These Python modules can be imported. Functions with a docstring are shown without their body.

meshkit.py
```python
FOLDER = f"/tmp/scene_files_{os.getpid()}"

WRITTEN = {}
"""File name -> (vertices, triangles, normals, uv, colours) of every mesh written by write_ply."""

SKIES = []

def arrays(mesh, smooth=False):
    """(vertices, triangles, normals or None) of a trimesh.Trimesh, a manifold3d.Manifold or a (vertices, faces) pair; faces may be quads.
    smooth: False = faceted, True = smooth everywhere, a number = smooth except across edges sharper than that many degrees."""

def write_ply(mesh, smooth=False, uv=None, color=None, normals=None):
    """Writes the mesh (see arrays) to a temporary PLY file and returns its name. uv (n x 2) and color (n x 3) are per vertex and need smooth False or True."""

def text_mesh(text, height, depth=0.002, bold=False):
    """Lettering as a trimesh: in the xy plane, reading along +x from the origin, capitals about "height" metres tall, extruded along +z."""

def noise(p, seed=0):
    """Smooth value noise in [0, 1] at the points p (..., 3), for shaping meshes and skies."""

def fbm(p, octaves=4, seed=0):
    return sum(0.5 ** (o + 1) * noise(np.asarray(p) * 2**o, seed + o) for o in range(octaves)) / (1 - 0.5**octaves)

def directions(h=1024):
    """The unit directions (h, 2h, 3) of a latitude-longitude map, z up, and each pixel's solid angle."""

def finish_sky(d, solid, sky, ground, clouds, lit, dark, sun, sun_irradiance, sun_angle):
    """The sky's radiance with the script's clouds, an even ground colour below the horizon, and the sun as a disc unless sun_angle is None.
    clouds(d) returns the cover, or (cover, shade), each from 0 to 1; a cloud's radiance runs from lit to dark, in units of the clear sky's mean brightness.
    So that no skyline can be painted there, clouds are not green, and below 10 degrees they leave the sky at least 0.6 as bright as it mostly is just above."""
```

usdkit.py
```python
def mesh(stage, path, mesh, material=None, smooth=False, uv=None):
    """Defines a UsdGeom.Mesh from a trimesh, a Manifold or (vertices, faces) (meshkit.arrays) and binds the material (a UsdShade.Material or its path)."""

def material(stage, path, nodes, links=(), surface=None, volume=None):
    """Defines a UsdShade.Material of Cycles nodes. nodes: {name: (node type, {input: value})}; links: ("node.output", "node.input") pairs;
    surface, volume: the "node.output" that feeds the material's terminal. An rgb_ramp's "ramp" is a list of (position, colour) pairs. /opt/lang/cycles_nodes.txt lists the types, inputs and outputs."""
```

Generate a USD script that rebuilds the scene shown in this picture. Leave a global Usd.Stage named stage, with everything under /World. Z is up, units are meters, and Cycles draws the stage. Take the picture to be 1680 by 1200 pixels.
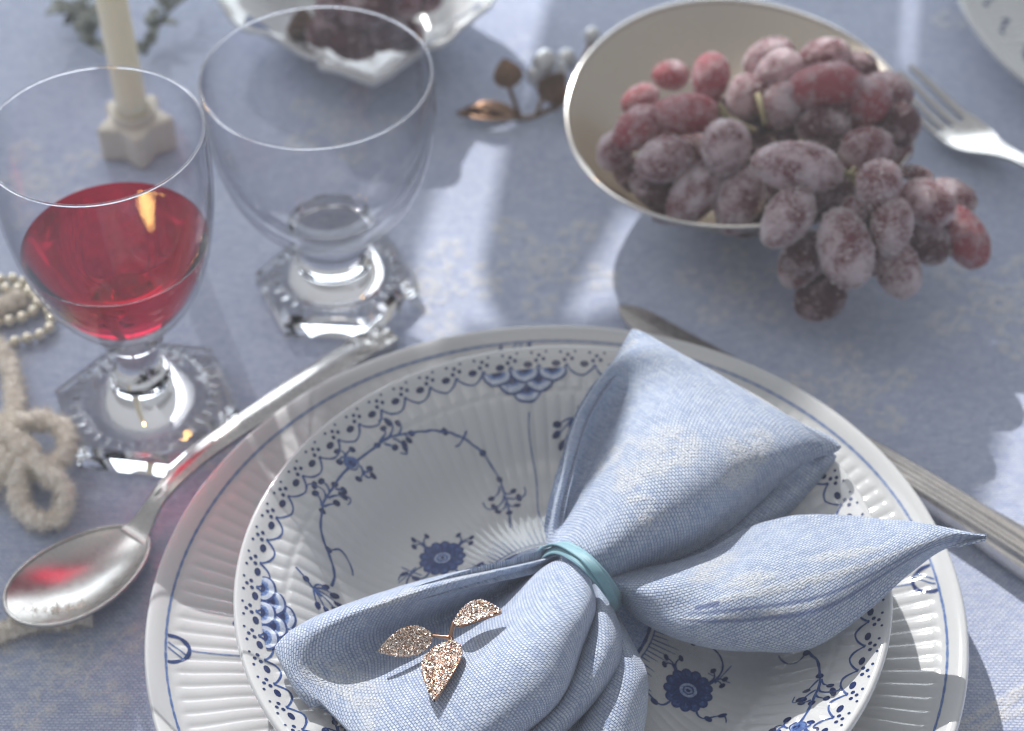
import math, random
import numpy as np, trimesh, manifold3d as m3, usdkit, meshkit
from scipy.interpolate import CubicSpline, RectBivariateSpline
from shapely.geometry import Polygon, LineString, Point
from shapely.ops import unary_union
from pxr import Usd, UsdGeom, UsdLux, UsdShade, Gf, Sdf, Vt

stage = Usd.Stage.CreateInMemory()
UsdGeom.SetStageUpAxis(stage, 'Z'); UsdGeom.SetStageMetersPerUnit(stage, 1.0)
UsdGeom.Xform.Define(stage, '/World'); UsdGeom.Scope.Define(stage, '/World/Looks')
rng = np.random.default_rng(7); random.seed(7)
PI = math.pi

# ------------------------------------------------------------------ camera
CAM_C = np.array([-0.0123205, -0.44812418, 0.58773086])
CAM_F = np.array([0.0, 0.70698091, -0.70723263])
CAM_R = np.array([0.99972885, -0.01646846, -0.0164626])
CAM_U = np.array([0.02328577, 0.70704086, 0.70678921])
F_PX, PW, PH = 3547.307, 1680.0, 1200.0
cam = UsdGeom.Camera.Define(stage, '/World/camera')
M = np.eye(4); M[0, :3], M[1, :3], M[2, :3], M[3, :3] = CAM_R, CAM_U, -CAM_F, CAM_C
cam.AddTransformOp().Set(Gf.Matrix4d(*M.ravel().tolist()))
cam.CreateHorizontalApertureAttr(36.0); cam.CreateVerticalApertureAttr(36.0 * 731 / 1024)
cam.CreateFocalLengthAttr(36.0 * F_PX / PW)
cam.CreateFStopAttr(9.0); cam.CreateFocusDistanceAttr(0.665)
cam.CreateClippingRangeAttr((0.05, 100.0)); cam.CreateExposureAttr(0.08)

def at(px, py, z=0.0):
    """The point at height z that lies under a position measured in the 1680 x 1200 photograph."""
    d = CAM_F + CAM_R * (px - 840) / F_PX - CAM_U * (py - 600) / F_PX
    return CAM_C + d * (z - CAM_C[2]) / d[2]

# ------------------------------------------------------------------ lamps
SUN_AZ, SUN_EL = math.radians(-20.0), math.radians(38.5)   # azimuth from +y towards +x
sun_dir = np.array([math.sin(SUN_AZ) * math.cos(SUN_EL), math.cos(SUN_AZ) * math.cos(SUN_EL), math.sin(SUN_EL)])

def aim(x, pos, target):
    pos, target = np.array(pos, float), np.array(target, float)
    zc = pos - target; zc /= np.linalg.norm(zc)
    xc = np.cross([0, 0, 1.0], zc); xc /= np.linalg.norm(xc); yc = np.cross(zc, xc)
    m = np.eye(4); m[0, :3], m[1, :3], m[2, :3], m[3, :3] = xc, yc, zc, pos
    x.AddTransformOp().Set(Gf.Matrix4d(*m.ravel().tolist()))

sun = UsdLux.DistantLight.Define(stage, '/World/window_sunlight')
sun.CreateAngleAttr(0.3); sun.CreateNormalizeAttr(True); sun.CreateIntensityAttr(1.6); sun.CreateColorAttr(Gf.Vec3f(1.0, 0.97, 0.94))
aim(sun, sun_dir * 5, (0, 0, 0))
win = UsdLux.RectLight.Define(stage, '/World/window_light')
win.CreateWidthAttr(1.5); win.CreateHeightAttr(0.55); win.CreateIntensityAttr(4.2); win.CreateColorAttr(Gf.Vec3f(0.86, 0.94, 1.0))
aim(win, (-0.15, 1.40, 0.36), (0, 0.1, 0))
side = UsdLux.RectLight.Define(stage, '/World/unseen_side_light')  # out of view, placed to light the table from the upper left
side.CreateWidthAttr(0.8); side.CreateHeightAttr(0.8); side.CreateIntensityAttr(2.6); side.CreateColorAttr(Gf.Vec3f(0.92, 0.96, 1.0))
aim(side, (-1.25, 0.75, 1.15), (0, 0.1, 0))
top = UsdLux.RectLight.Define(stage, '/World/unseen_overhead_light')  # out of view overhead, placed for a warm reflection in the bowl
top.CreateWidthAttr(0.9); top.CreateHeightAttr(0.7); top.CreateIntensityAttr(0.8); top.CreateColorAttr(Gf.Vec3f(1.0, 0.93, 0.84))
aim(top, (-0.22, -0.28, 1.70), (-0.1, 0.12, 0))
room = UsdLux.DomeLight.Define(stage, '/World/room_light')
room.CreateIntensityAttr(0.10); room.CreateColorAttr(Gf.Vec3f(0.90, 0.94, 1.0))

# ------------------------------------------------------------------ names, parts, labels
used = {}
def fresh(parent, name):
    n = used.get((parent, name), 0); used[(parent, name)] = n + 1
    return f'{parent}/{name}' if n == 0 else f'{parent}/{name}_{n:03d}'

def tag(prim, label, cat, group=None, kind=None):
    p = prim.GetPrim() if hasattr(prim, 'GetPrim') else prim
    if label: p.SetCustomDataByKey('label', label)
    if cat: p.SetCustomDataByKey('category', cat)
    if group: p.SetCustomDataByKey('group', group)
    if kind: p.SetCustomDataByKey('kind', kind)
    return p

def thing(name, label, cat, group=None, loc=(0, 0, 0)):
    x = UsdGeom.Xform.Define(stage, fresh('/World', name))
    tag(x, label, cat, group)
    x.base = np.array(loc, float)
    x.AddTranslateOp().Set(Gf.Vec3d(*map(float, loc)))
    return x

def obj(name, mesh, mat, parent=None, smooth=False, uv=None, var=None, label=None, kind=None):
    """One Mesh prim under parent. Vertices are given in world space; a thing's base is taken off."""
    path = fresh(str(parent.GetPath()) if parent is not None else '/World', name)
    if hasattr(mesh, 'to_mesh'):
        mm = mesh.to_mesh(); v, f = np.array(mm.vert_properties[:, :3], float), np.array(mm.tri_verts)
    elif isinstance(mesh, tuple): v, f = np.array(mesh[0], float), np.array(mesh[1])
    else: v, f = np.array(mesh.vertices, float), np.array(mesh.faces)
    base = getattr(parent, 'base', np.zeros(3)) if parent is not None else np.zeros(3)
    m = usdkit.mesh(stage, path, (v - base, f), mat, smooth=smooth, uv=uv)
    m.base = base
    for k, a in (var or {}).items():
        UsdGeom.PrimvarsAPI(m).CreatePrimvar(k, Sdf.ValueTypeNames.FloatArray, 'vertex').Set(Vt.FloatArray.FromNumpy(np.asarray(a, np.float32)))
    if label: m.GetPrim().SetCustomDataByKey('label', label)
    if kind: m.GetPrim().SetCustomDataByKey('kind', kind)
    return m

def join(parts):
    V, Fc, n = [], [], 0
    for v, f in parts:
        f = np.asarray(f)
        if f.shape[1] == 4: f = np.vstack([f[:, [0, 1, 2]], f[:, [0, 2, 3]]])
        V.append(np.asarray(v)); Fc.append(f + n); n += len(v)
    return np.vstack(V), np.vstack(Fc)

# ------------------------------------------------------------------ shapes
def grid_faces(nr, nc, wrap=False):
    i, j = np.meshgrid(np.arange(nr - 1), np.arange(nc if wrap else nc - 1), indexing='ij')
    k = (j + 1) % nc
    return np.stack([i * nc + j, i * nc + k, (i + 1) * nc + k, (i + 1) * nc + j], -1).reshape(-1, 4)

def q2t(f): return np.vstack([f[:, [0, 1, 2]], f[:, [0, 2, 3]]])

def spline(pts, n):
    p = np.asarray(pts, float); t = np.r_[0, np.cumsum(np.linalg.norm(np.diff(p, axis=0), axis=1) + 1e-9)]
    return CubicSpline(t, p)(np.linspace(0, t[-1], n))

def lathe(profile, c=(0, 0, 0), n=96, close=True):
    """profile: (r, z) pairs, counter-clockwise seen with z up so that normals point outwards."""
    p = np.asarray(profile, float); a = np.linspace(0, 2 * PI, n, endpoint=False)
    v = np.stack([p[:, None, 0] * np.cos(a), p[:, None, 0] * np.sin(a), np.broadcast_to(p[:, None, 1], (len(p), n))], -1).reshape(-1, 3)
    f = grid_faces(len(p), n, True)
    if close: f = np.vstack([f, np.stack([(len(p) - 1) * n + np.arange(n), (len(p) - 1) * n + (np.arange(n) + 1) % n, (np.arange(n) + 1) % n, np.arange(n)], -1)])
    f = q2t(f); m = trimesh.Trimesh(v + np.array(c), f, process=True); m.update_faces(m.nondegenerate_faces()); m.merge_vertices()
    if m.is_watertight and m.volume < 0: m.invert()
    return np.array(m.vertices), np.array(m.faces)

def tube(path, r, sides=10, caps=True):
    p = np.asarray(path, float); n = len(p); r = np.broadcast_to(r, (n,)).astype(float)
    t = np.gradient(p, axis=0); t /= np.linalg.norm(t, axis=1, keepdims=True) + 1e-12
    a = np.cross(t[0], [0, 0, 1.0]);
    if np.linalg.norm(a) < 1e-3: a = np.cross(t[0], [1.0, 0, 0])
    A = []
    for k in range(n):
        a = a - t[k] * (a @ t[k]); a = a / np.linalg.norm(a); A.append(a)
    A = np.array(A); B = np.cross(t, A); ang = np.arange(sides) * 2 * PI / sides
    v = (p[:, None] + r[:, None, None] * (np.cos(ang)[None, :, None] * A[:, None] + np.sin(ang)[None, :, None] * B[:, None])).reshape(-1, 3)
    f = q2t(grid_faces(n, sides, True))
    if caps:
        v = np.vstack([v, p[:1], p[-1:]]); k = np.arange(sides)
        f = np.vstack([f, np.stack([np.full(sides, n * sides), (k + 1) % sides, k], 1), np.stack([np.full(sides, n * sides + 1), (n - 1) * sides + k, (n - 1) * sides + (k + 1) % sides], 1)])
    return v, f

def bend(poly, thick, zfun, origin, az, size=0.004, up=(0, 0, 1), wfun=None):
    """A flat outline in (along, across) metres, made thick, cut fine and bent along its length, laid out from origin at azimuth az."""
    m = trimesh.creation.extrude_polygon(poly, thick, engine='earcut')
    v, f = trimesh.remesh.subdivide_to_size(m.vertices, m.faces, size, max_iter=12)
    m = trimesh.Trimesh(v, f); v = np.array(m.vertices)
    v[:, 2] += zfun(v[:, 0]) + (wfun(v[:, 0], v[:, 1]) if wfun else 0)
    c, s = math.cos(az), math.sin(az)
    return np.stack([origin[0] + v[:, 0] * c - v[:, 1] * s, origin[1] + v[:, 0] * s + v[:, 1] * c, origin[2] + v[:, 2]], -1), np.array(m.faces)

# ------------------------------------------------------------------ looks
def mat(name, nodes, links=(), surface='p.BSDF', volume=None):
    return usdkit.material(stage, f'/World/Looks/{name}', nodes, links, surface=surface, volume=volume)

def plain(name, color, rough=0.4, **kw):
    return mat(name, {'p': ('principled_bsdf', dict(base_color=color, roughness=rough, **kw))})

def cloth(name, lo, hi, pale, width, row, use_uv, bump=0.00025, rot=0.0, dm=0.65):
    """Woven linen: rows of staggered pale yarns over a deeper blue ground, with slubs; the woven-in figures are paler."""
    src = ('tc.UV' if use_uv else 'tc.object')
    n = {'tc': ('texture_coordinate', {}), 'map': ('mapping', {'rotation': (0, 0, rot)}),
         'wob': ('noise_texture', {'scale': 900.0, 'detail': 1.0}), 'wobs': ('vector_math', {'math_type': 'multiply_add', 'vector2': (0.0005, 0.0005, 0.0), 'vector3': (0, 0, 0)}),
         'br': ('brick_texture', {'offset': 0.5, 'scale': 1.0, 'brick_width': width, 'row_height': row, 'mortar_size': row * 0.26, 'mortar_smooth': 0.9,
                                  'color1': (1, 1, 1), 'color2': (0.55, 0.55, 0.55), 'mortar': (0, 0, 0)}),
         'slub': ('noise_texture', {'scale': 260.0, 'detail': 3.0, 'roughness': 0.6}), 'slr': ('map_range', {'from_min': 0.3, 'from_max': 0.7, 'to_min': -0.22, 'to_max': 0.22}),
         'st': ('mapping', {'scale': (90.0, 1400.0, 1.0)}), 'stn': ('noise_texture', {'scale': 1.0, 'detail': 1.0}), 'str': ('map_range', {'from_min': 0.3, 'from_max': 0.7, 'to_min': -0.25, 'to_max': 0.25}),
         'bw': ('rgb_to_bw', {}), 'a1': ('math', {'math_type': 'add'}), 'a2': ('math', {'math_type': 'add', 'use_clamp': True}),
         'col': ('mix', {'color1': lo, 'color2': hi}), 'dm': ('attribute', {'attribute': 'damask'}),
         'dn': ('noise_texture', {'scale': 1100.0, 'detail': 2.0}), 'dnr': ('map_range', {'from_min': 0.42, 'from_max': 0.58, 'to_min': 0.25, 'to_max': 1.0, 'clamp': True}),
         'dmul': ('math', {'math_type': 'multiply'}), 'dmul2': ('math', {'math_type': 'multiply', 'value2': dm, 'use_clamp': True}),
         'fin': ('mix', {'color2': pale}), 'hem': ('attribute', {'attribute': 'hem'}), 'hm': ('mix', {'color2': (0.10, 0.14, 0.30)}),
         'hgt': ('math', {'math_type': 'multiply_add', 'value2': 0.8}), 'b': ('bump', {'strength': 1.0, 'distance': bump}),
         'p': ('principled_bsdf', {'roughness': 0.85, 'specular_ior_level': 0.25, 'sheen_weight': 0.5, 'sheen_roughness': 0.45, 'sheen_tint': (0.8, 0.86, 1.0)})}
    l = [(src, 'map.vector'), (src, 'wob.vector'), ('wob.color', 'wobs.vector1'), ('map.vector', 'wobs.vector3'), ('wobs.vector', 'br.vector'), ('br.color', 'bw.color'),
         (src, 'slub.vector'), ('slub.fac', 'slr.value'), ('map.vector', 'st.vector'), ('st.vector', 'stn.vector'), ('stn.fac', 'str.value'),
         ('bw.val', 'a1.value1'), ('slr.result', 'a1.value2'), ('a1.value', 'a2.value1'), ('str.result', 'a2.value2'), ('a2.value', 'col.fac'),
         (src, 'dn.vector'), ('dn.fac', 'dnr.value'), ('dm.fac', 'dmul.value1'), ('dnr.result', 'dmul.value2'), ('dmul.value', 'dmul2.value1'), ('dmul2.value', 'fin.fac'), ('col.color', 'fin.color1'),
         ('hem.fac', 'hm.fac'), ('fin.color', 'hm.color1'), ('hm.color', 'p.base_color'), ('bw.val', 'hgt.value1'), ('dmul2.value', 'hgt.value3'), ('hgt.value', 'b.height'), ('b.normal', 'p.normal')]
    return mat(name, n, l)

L_table = cloth('table_linen', (0.29, 0.345, 0.53), (0.59, 0.635, 0.74), (0.74, 0.725, 0.70), 0.0018, 0.0011, False, 0.0003, 0.04, 0.85)
L_napkin = cloth('napkin_linen', (0.225, 0.29, 0.45), (0.52, 0.58, 0.665), (0.68, 0.69, 0.69), 0.00155, 0.00104, True, 0.0004, 0.0, 0.75)
L_porcelain = mat('porcelain', {'nz': ('noise_texture', {'scale': 60.0, 'detail': 2.0}), 'b': ('bump', {'strength': 0.12, 'distance': 0.0004}),
                  'p': ('principled_bsdf', dict(base_color=(0.53, 0.54, 0.545), roughness=0.10, ior=1.5, coat_weight=0.3, coat_roughness=0.04, subsurface_weight=0.15, subsurface_radius=(1, 0.9, 0.8), subsurface_scale=0.002))},
                  [('nz.fac', 'b.height'), ('b.normal', 'p.normal')])
L_cobalt = mat('cobalt_underglaze', {'t': ('attribute', {'attribute': 'tone'}), 'nz': ('noise_texture', {'scale': 1500.0, 'detail': 2.0}), 'nr': ('map_range', {'from_min': 0.3, 'from_max': 0.7, 'to_min': -0.12, 'to_max': 0.12}),
                'ad': ('math', {'math_type': 'add', 'use_clamp': True}),
                'r': ('rgb_ramp', {'ramp': [(0.0, (0.53, 0.54, 0.545)), (0.25, (0.42, 0.48, 0.60)), (0.55, (0.09, 0.16, 0.36)), (0.8, (0.025, 0.055, 0.19)), (1.0, (0.012, 0.022, 0.085))]}),
                'p': ('principled_bsdf', dict(roughness=0.10, coat_weight=0.3, coat_roughness=0.04))}, [('nz.fac', 'nr.value'), ('t.fac', 'ad.value1'), ('nr.result', 'ad.value2'), ('ad.value', 'r.fac'), ('r.color', 'p.base_color')])
L_steel = mat('brushed_steel', {'tc': ('texture_coordinate', {}), 'nz': ('noise_texture', {'scale': 240.0, 'detail': 3.0}), 'r': ('map_range', {'to_min': 0.20, 'to_max': 0.34}),
               'p': ('principled_bsdf', dict(base_color=(0.55, 0.53, 0.51), metallic=1.0))}, [('tc.object', 'nz.vector'), ('nz.fac', 'r.value'), ('r.result', 'p.roughness')])
L_bowl_in = plain('satin_steel_bowl', (0.64, 0.565, 0.47), 0.26, metallic=1.0)
L_bowl_rim = plain('polished_rim', (0.75, 0.72, 0.68), 0.12, metallic=1.0)
L_glass = mat('solid_glass', {'p': ('principled_bsdf', dict(base_color=(0.97, 0.97, 0.985), roughness=0.0, ior=1.5, transmission_weight=1.0))})
L_pane = mat('thin_glass', {'t': ('transparent_bsdf', {}), 'e': ('math', {'math_type': 'power', 'value2': 3.0}), 'tc': ('mix', {'color1': (0.975, 0.975, 0.985), 'color2': (0.58, 0.58, 0.62)}), 'g': ('glossy_bsdf', {'color': (1, 1, 1), 'roughness': 0.02}), 'lw': ('layer_weight', {'blend': 0.5}), 'f': ('math', {'math_type': 'power', 'value2': 4.5}), 'f2': ('math', {'math_type': 'multiply_add', 'value2': 0.75, 'value3': 0.025}), 'm': ('mix_closure', {})},
             [('lw.facing', 'e.value1'), ('e.value', 'tc.fac'), ('tc.color', 't.color'), ('lw.facing', 'f.value1'), ('f.value', 'f2.value1'), ('f2.value', 'm.fac'), ('t.BSDF', 'm.closure1'), ('g.BSDF', 'm.closure2')], surface='m.closure')
L_wine = mat('red_wine', {'p': ('principled_bsdf', dict(base_color=(0.82, 0.012, 0.06), roughness=0.0, ior=1.33, transmission_weight=1.0))})
L_wax = plain('ivory_wax', (0.74, 0.69, 0.55), 0.45, subsurface_weight=0.35, subsurface_radius=(1, 0.7, 0.4), subsurface_scale=0.004)
L_chalk = mat('cream_ceramic', {'nz': ('noise_texture', {'scale': 300.0, 'detail': 3.0}), 'b': ('bump', {'strength': 0.4, 'distance': 0.0006}), 'p': ('principled_bsdf', dict(base_color=(0.66, 0.61, 0.52), roughness=0.6))}, [('nz.fac', 'b.height'), ('b.normal', 'p.normal')])
L_flame = mat('candle_flame', {'e': ('emission', {'color': (1.0, 0.55, 0.16), 'strength': 55.0})}, surface='e.emission')
L_wick = plain('wick', (0.02, 0.015, 0.012), 0.9)
L_ribbon = mat('satin_ribbon', {'tc': ('texture_coordinate', {}), 'mp': ('mapping', {'scale': (60.0, 2600.0, 1.0)}), 'nz': ('noise_texture', {'scale': 1.0, 'detail': 1.0}), 'b': ('bump', {'strength': 0.5, 'distance': 0.0002}),
                'p': ('principled_bsdf', dict(base_color=(0.16, 0.32, 0.38), roughness=0.52, anisotropic=0.6, sheen_weight=0.3))}, [('tc.UV', 'mp.vector'), ('mp.vector', 'nz.vector'), ('nz.fac', 'b.height'), ('b.normal', 'p.normal')])
L_cord = mat('cream_chenille', {'nz': ('noise_texture', {'scale': 900.0, 'detail': 3.0}), 'c': ('mix', {'color1': (0.80, 0.72, 0.61), 'color2': (0.95, 0.90, 0.82)}), 'r': ('map_range', {'from_min': 0.3, 'from_max': 0.65, 'clamp': True}),
              'b': ('bump', {'strength': 0.8, 'distance': 0.0008}), 'p': ('principled_bsdf', dict(roughness=0.9, sheen_weight=0.4))}, [('nz.fac', 'r.value'), ('r.result', 'c.fac'), ('c.color', 'p.base_color'), ('nz.fac', 'b.height'), ('b.normal', 'p.normal')])
L_pearl = plain('gold_pearl', (0.74, 0.68, 0.56), 0.16, metallic=0.75)
L_copper = mat('copper_leaf', {'nz': ('noise_texture', {'scale': 500.0, 'detail': 3.0}), 'c': ('mix', {'color1': (0.09, 0.045, 0.028), 'color2': (0.32, 0.20, 0.13)}), 'b': ('bump', {'strength': 0.5, 'distance': 0.0004}),
                'p': ('principled_bsdf', dict(roughness=0.42, metallic=1.0))}, [('nz.fac', 'c.fac'), ('c.color', 'p.base_color'), ('nz.fac', 'b.height'), ('b.normal', 'p.normal')])
L_silver = plain('silver_bud', (0.62, 0.62, 0.62), 0.35, metallic=0.7)
L_glitter = [plain(f'rose_gold_flake_{w}', c, r, metallic=1.0) for w, c, r in (('pale', (0.86, 0.72, 0.62), 0.2), ('deep', (0.42, 0.25, 0.17), 0.25), ('bright', (0.95, 0.90, 0.84), 0.14))]
L_sage = mat('frosted_sage', {'nz': ('noise_texture', {'scale': 120.0, 'detail': 3.0}), 'c': ('mix', {'color1': (0.06, 0.075, 0.06), 'color2': (0.34, 0.36, 0.33)}), 'p': ('principled_bsdf', dict(roughness=0.7))}, [('nz.fac', 'c.fac'), ('c.color', 'p.base_color')])

def grape_look(name, t, red):
    """Dark skin under a broken crust of sugar: the crust follows big patches cut up by coarse crystals."""
    return mat(name, {'big': ('noise_texture', {'scale': 110.0, 'detail': 3.0, 'roughness': 0.6}), 'fine': ('noise_texture', {'scale': 1100.0, 'detail': 3.0, 'roughness': 0.75}), 'vor': ('voronoi_texture', {'scale': 1500.0}),
        'a': ('math', {'math_type': 'multiply_add', 'value2': 0.75}), 'r': ('map_range', {'from_min': t - .02, 'from_max': t + .22, 'clamp': True}),
        'c': ('mix', {'color1': red, 'color2': (0.62, 0.52, 0.56)}), 'hm': ('math', {'math_type': 'multiply'}), 'ha': ('math', {'math_type': 'multiply_add', 'value2': 0.6}), 'b': ('bump', {'strength': 1.0, 'distance': 0.0010}),
        'ro': ('map_range', {'to_min': 0.22, 'to_max': 0.6}),
        'p': ('principled_bsdf', dict(subsurface_weight=0.25, subsurface_radius=(1.0, 0.25, 0.2), subsurface_scale=0.003))},
        [('fine.fac', 'a.value1'), ('big.fac', 'a.value3'), ('a.value', 'r.value'), ('r.result', 'c.fac'), ('c.color', 'p.base_color'), ('vor.distance', 'hm.value1'), ('r.result', 'hm.value2'), ('hm.value', 'ha.value1'), ('fine.fac', 'ha.value3'), ('ha.value', 'b.height'), ('b.normal', 'p.normal'), ('r.result', 'ro.value'), ('ro.result', 'p.roughness')])
L_grape = {'white': grape_look('grape_thick_sugar', 0.74, (0.15, 0.03, 0.045)), 'mid': grape_look('grape_sugar', 0.785, (0.15, 0.025, 0.038)),
           'red': grape_look('grape_thin_sugar', 0.85, (0.30, 0.05, 0.07)), 'dark': grape_look('grape_dark', 0.88, (0.075, 0.015, 0.024))}
L_sugar = plain('sugar_crystal', (0.74, 0.68, 0.69), 0.2, transmission_weight=0.25)
L_stalk = plain('grape_stalk', (0.26, 0.22, 0.12), 0.7)

# ------------------------------------------------------------------ panels out of view, cut to shade the cloth and shape its sun patches
L_sheer_blocker = mat('sheer_sun_blocker', {'t': ('transparent_bsdf', {'color': (1, 1, 1)}), 'd': ('diffuse_bsdf', {'color': (0.7, 0.7, 0.68)}), 'm': ('mix_closure', {'fac': 0.62})}, [('t.BSDF', 'm.closure1'), ('d.BSDF', 'm.closure2')], surface='m.closure')
L_blocker = plain('opaque_sun_blocker', (0.45, 0.43, 0.40), 0.9)
cu = thing('unseen_sun_blocker', 'unseen panels cut to shape the sun patches, beyond the far side of the table', 'unseen_sun_blocker', loc=(0, 1.5, 0))
def panel(name, poly, look):
    for g in getattr(poly, 'geoms', [poly]):
        m = trimesh.creation.extrude_polygon(g, .004, engine='earcut')
        obj(name, (np.array(m.vertices)[:, [0, 2, 1]] + [0, 1.5, 0], np.array(m.faces)[:, ::-1]), look, cu)
CY, TX, TZ = 1.5, math.tan(SUN_AZ), math.tan(SUN_EL) / math.cos(SUN_AZ)
def blocker_pts(pts, photo=True):
    """Where the sun's ray to a point of the cloth passes the plane of the unseen panels."""
    out = []
    for p in pts:
        x, y = at(*p)[:2] if photo else p
        out.append((x + TX * (CY - y), TZ * (CY - y)))
    return out
low = [(-.03, .6), (.02, .6)]
gl_, gr_ = [(770, 0), (770, 180), (735, 260), (690, 400), (670, 545)], [(835, 545), (800, 500), (790, 440), (830, 230), (870, 130), (900, 0)]
gap = Polygon(blocker_pts([low[0]], False) + blocker_pts(gl_) + blocker_pts(gr_) + blocker_pts([low[1]], False))
sheer_blocker = Polygon(blocker_pts([(-1.1, .75)], False) + blocker_pts([low[0]], False) + blocker_pts(gl_) + blocker_pts([(-.030, .075), (-.5, .075)], False))
blocker = Polygon(blocker_pts([(-.04, .75), (1.2, .75), (.6, .20)], False) + blocker_pts([(1700, 640), (1590, 536), (1602, 590), (1640, 640), (1646, 720), (1605, 870)]) + blocker_pts([(.14, .06), (.055, .066), (.046, -.014), (-.075, -.014), (-.075, .0745), (-.03, .0745)], False))
near_left = Polygon(blocker_pts([(-.60, .074), (-.136, .074), (-.136, -.20), (-.60, -.20)], False))
blocker = blocker.difference(sheer_blocker.buffer(.0008)).difference(gap).difference(Polygon(blocker_pts([(1020, 345), (1110, 360), (1100, 480), (925, 540), (940, 500)]))).difference(Polygon(blocker_pts([(1490, -60), (1512, -60), (1497, 122), (1480, 122)])))
blocker = blocker.difference(Polygon(blocker_pts([(.108 + .056 * math.cos(a), .186 + .050 * math.sin(a)) for a in np.linspace(0, 2 * PI, 33)[:-1]], False)))
panel('sheer_blocker_panel', sheer_blocker, L_sheer_blocker); panel('blocker_panel', blocker, L_blocker); panel('blocker_panel', near_left, L_blocker)

# ------------------------------------------------------------------ tablecloth
def damask(x, y, centres):
    """How strongly the woven floral figure shows at (x, y): rosettes with petals, a ring, and leafy scrolls around them."""
    m = np.zeros_like(x)
    for cx, cy, s, rot in centres:
        u, v = (x - cx) / s, (y - cy) / s
        near = (u * u + v * v) < 9
        r, t = np.hypot(u, v), np.arctan2(v, u) + rot
        a = np.zeros_like(x)
        blob = lambda d, w: np.clip(1.5 - d / w, 0, 1)
        a = np.maximum(a, np.clip(2.2 - r / 0.28, 0, 1) * (r > 0.12))
        a = np.maximum(a, blob(np.abs(r - (0.86 + 0.13 * np.cos(7 * t))), 0.075))
        a = np.maximum(a, blob(np.abs(r - 0.62), 0.05) * (np.cos(14 * t) > -0.2) * 0.8)
        for k in range(5):
            th = 2 * PI * k / 5 + 0.5
            p, q = (r * np.cos(t - th) - 1.55), r * np.sin(t - th)
            a = np.maximum(a, blob(np.abs(q - 0.22 * np.sin(p * 3.4)), 0.05) * (np.abs(p) < 0.62))
            for pp, qq, w in ((0.0, 0.42, 0.17), (0.35, -0.38, 0.19), (0.62, 0.28, 0.2), (-0.35, -0.33, 0.14), (0.8, -0.12, 0.16)):
                a = np.maximum(a, blob(np.hypot((p - pp) * 0.8, (q - qq)), w))
        m = np.maximum(m, a * near)
    return m

xs = np.unique(np.r_[np.linspace(-1.2, -0.31, 12), np.arange(-0.31, 0.311, 0.0013), np.linspace(0.31, 1.2, 12)])
ys = np.unique(np.r_[np.linspace(-0.9, -0.07, 10), np.arange(-0.07, 0.47, 0.0013), np.linspace(0.47, 1.3, 12)])
X, Y = np.meshgrid(xs, ys)
P3 = np.stack([X, Y, np.zeros_like(X)], -1)
Z = 0.0012 * (meshkit.fbm(P3 * [9, 14, 1], 3, 3) - 0.5) + 0.0009 * (meshkit.fbm(P3 * [22, 30, 1] + [X * 0, Y * 0, X * 0][0][..., None], 2, 9) - 0.5)
spots = [(110, 1092), (890, 432), (560, 205), (1400, 640), (60, 300), (1640, 500), (330, 700), (1180, -20), (1640, 20), (700, 470), (1210, 470)]
C8 = [(at(a, b)[0], at(a, b)[1], 0.0115 + 0.0015 * math.sin(i * 1.7), i * 0.9) for i, (a, b) in enumerate(spots)]
D = damask(X, Y, C8)
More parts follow.
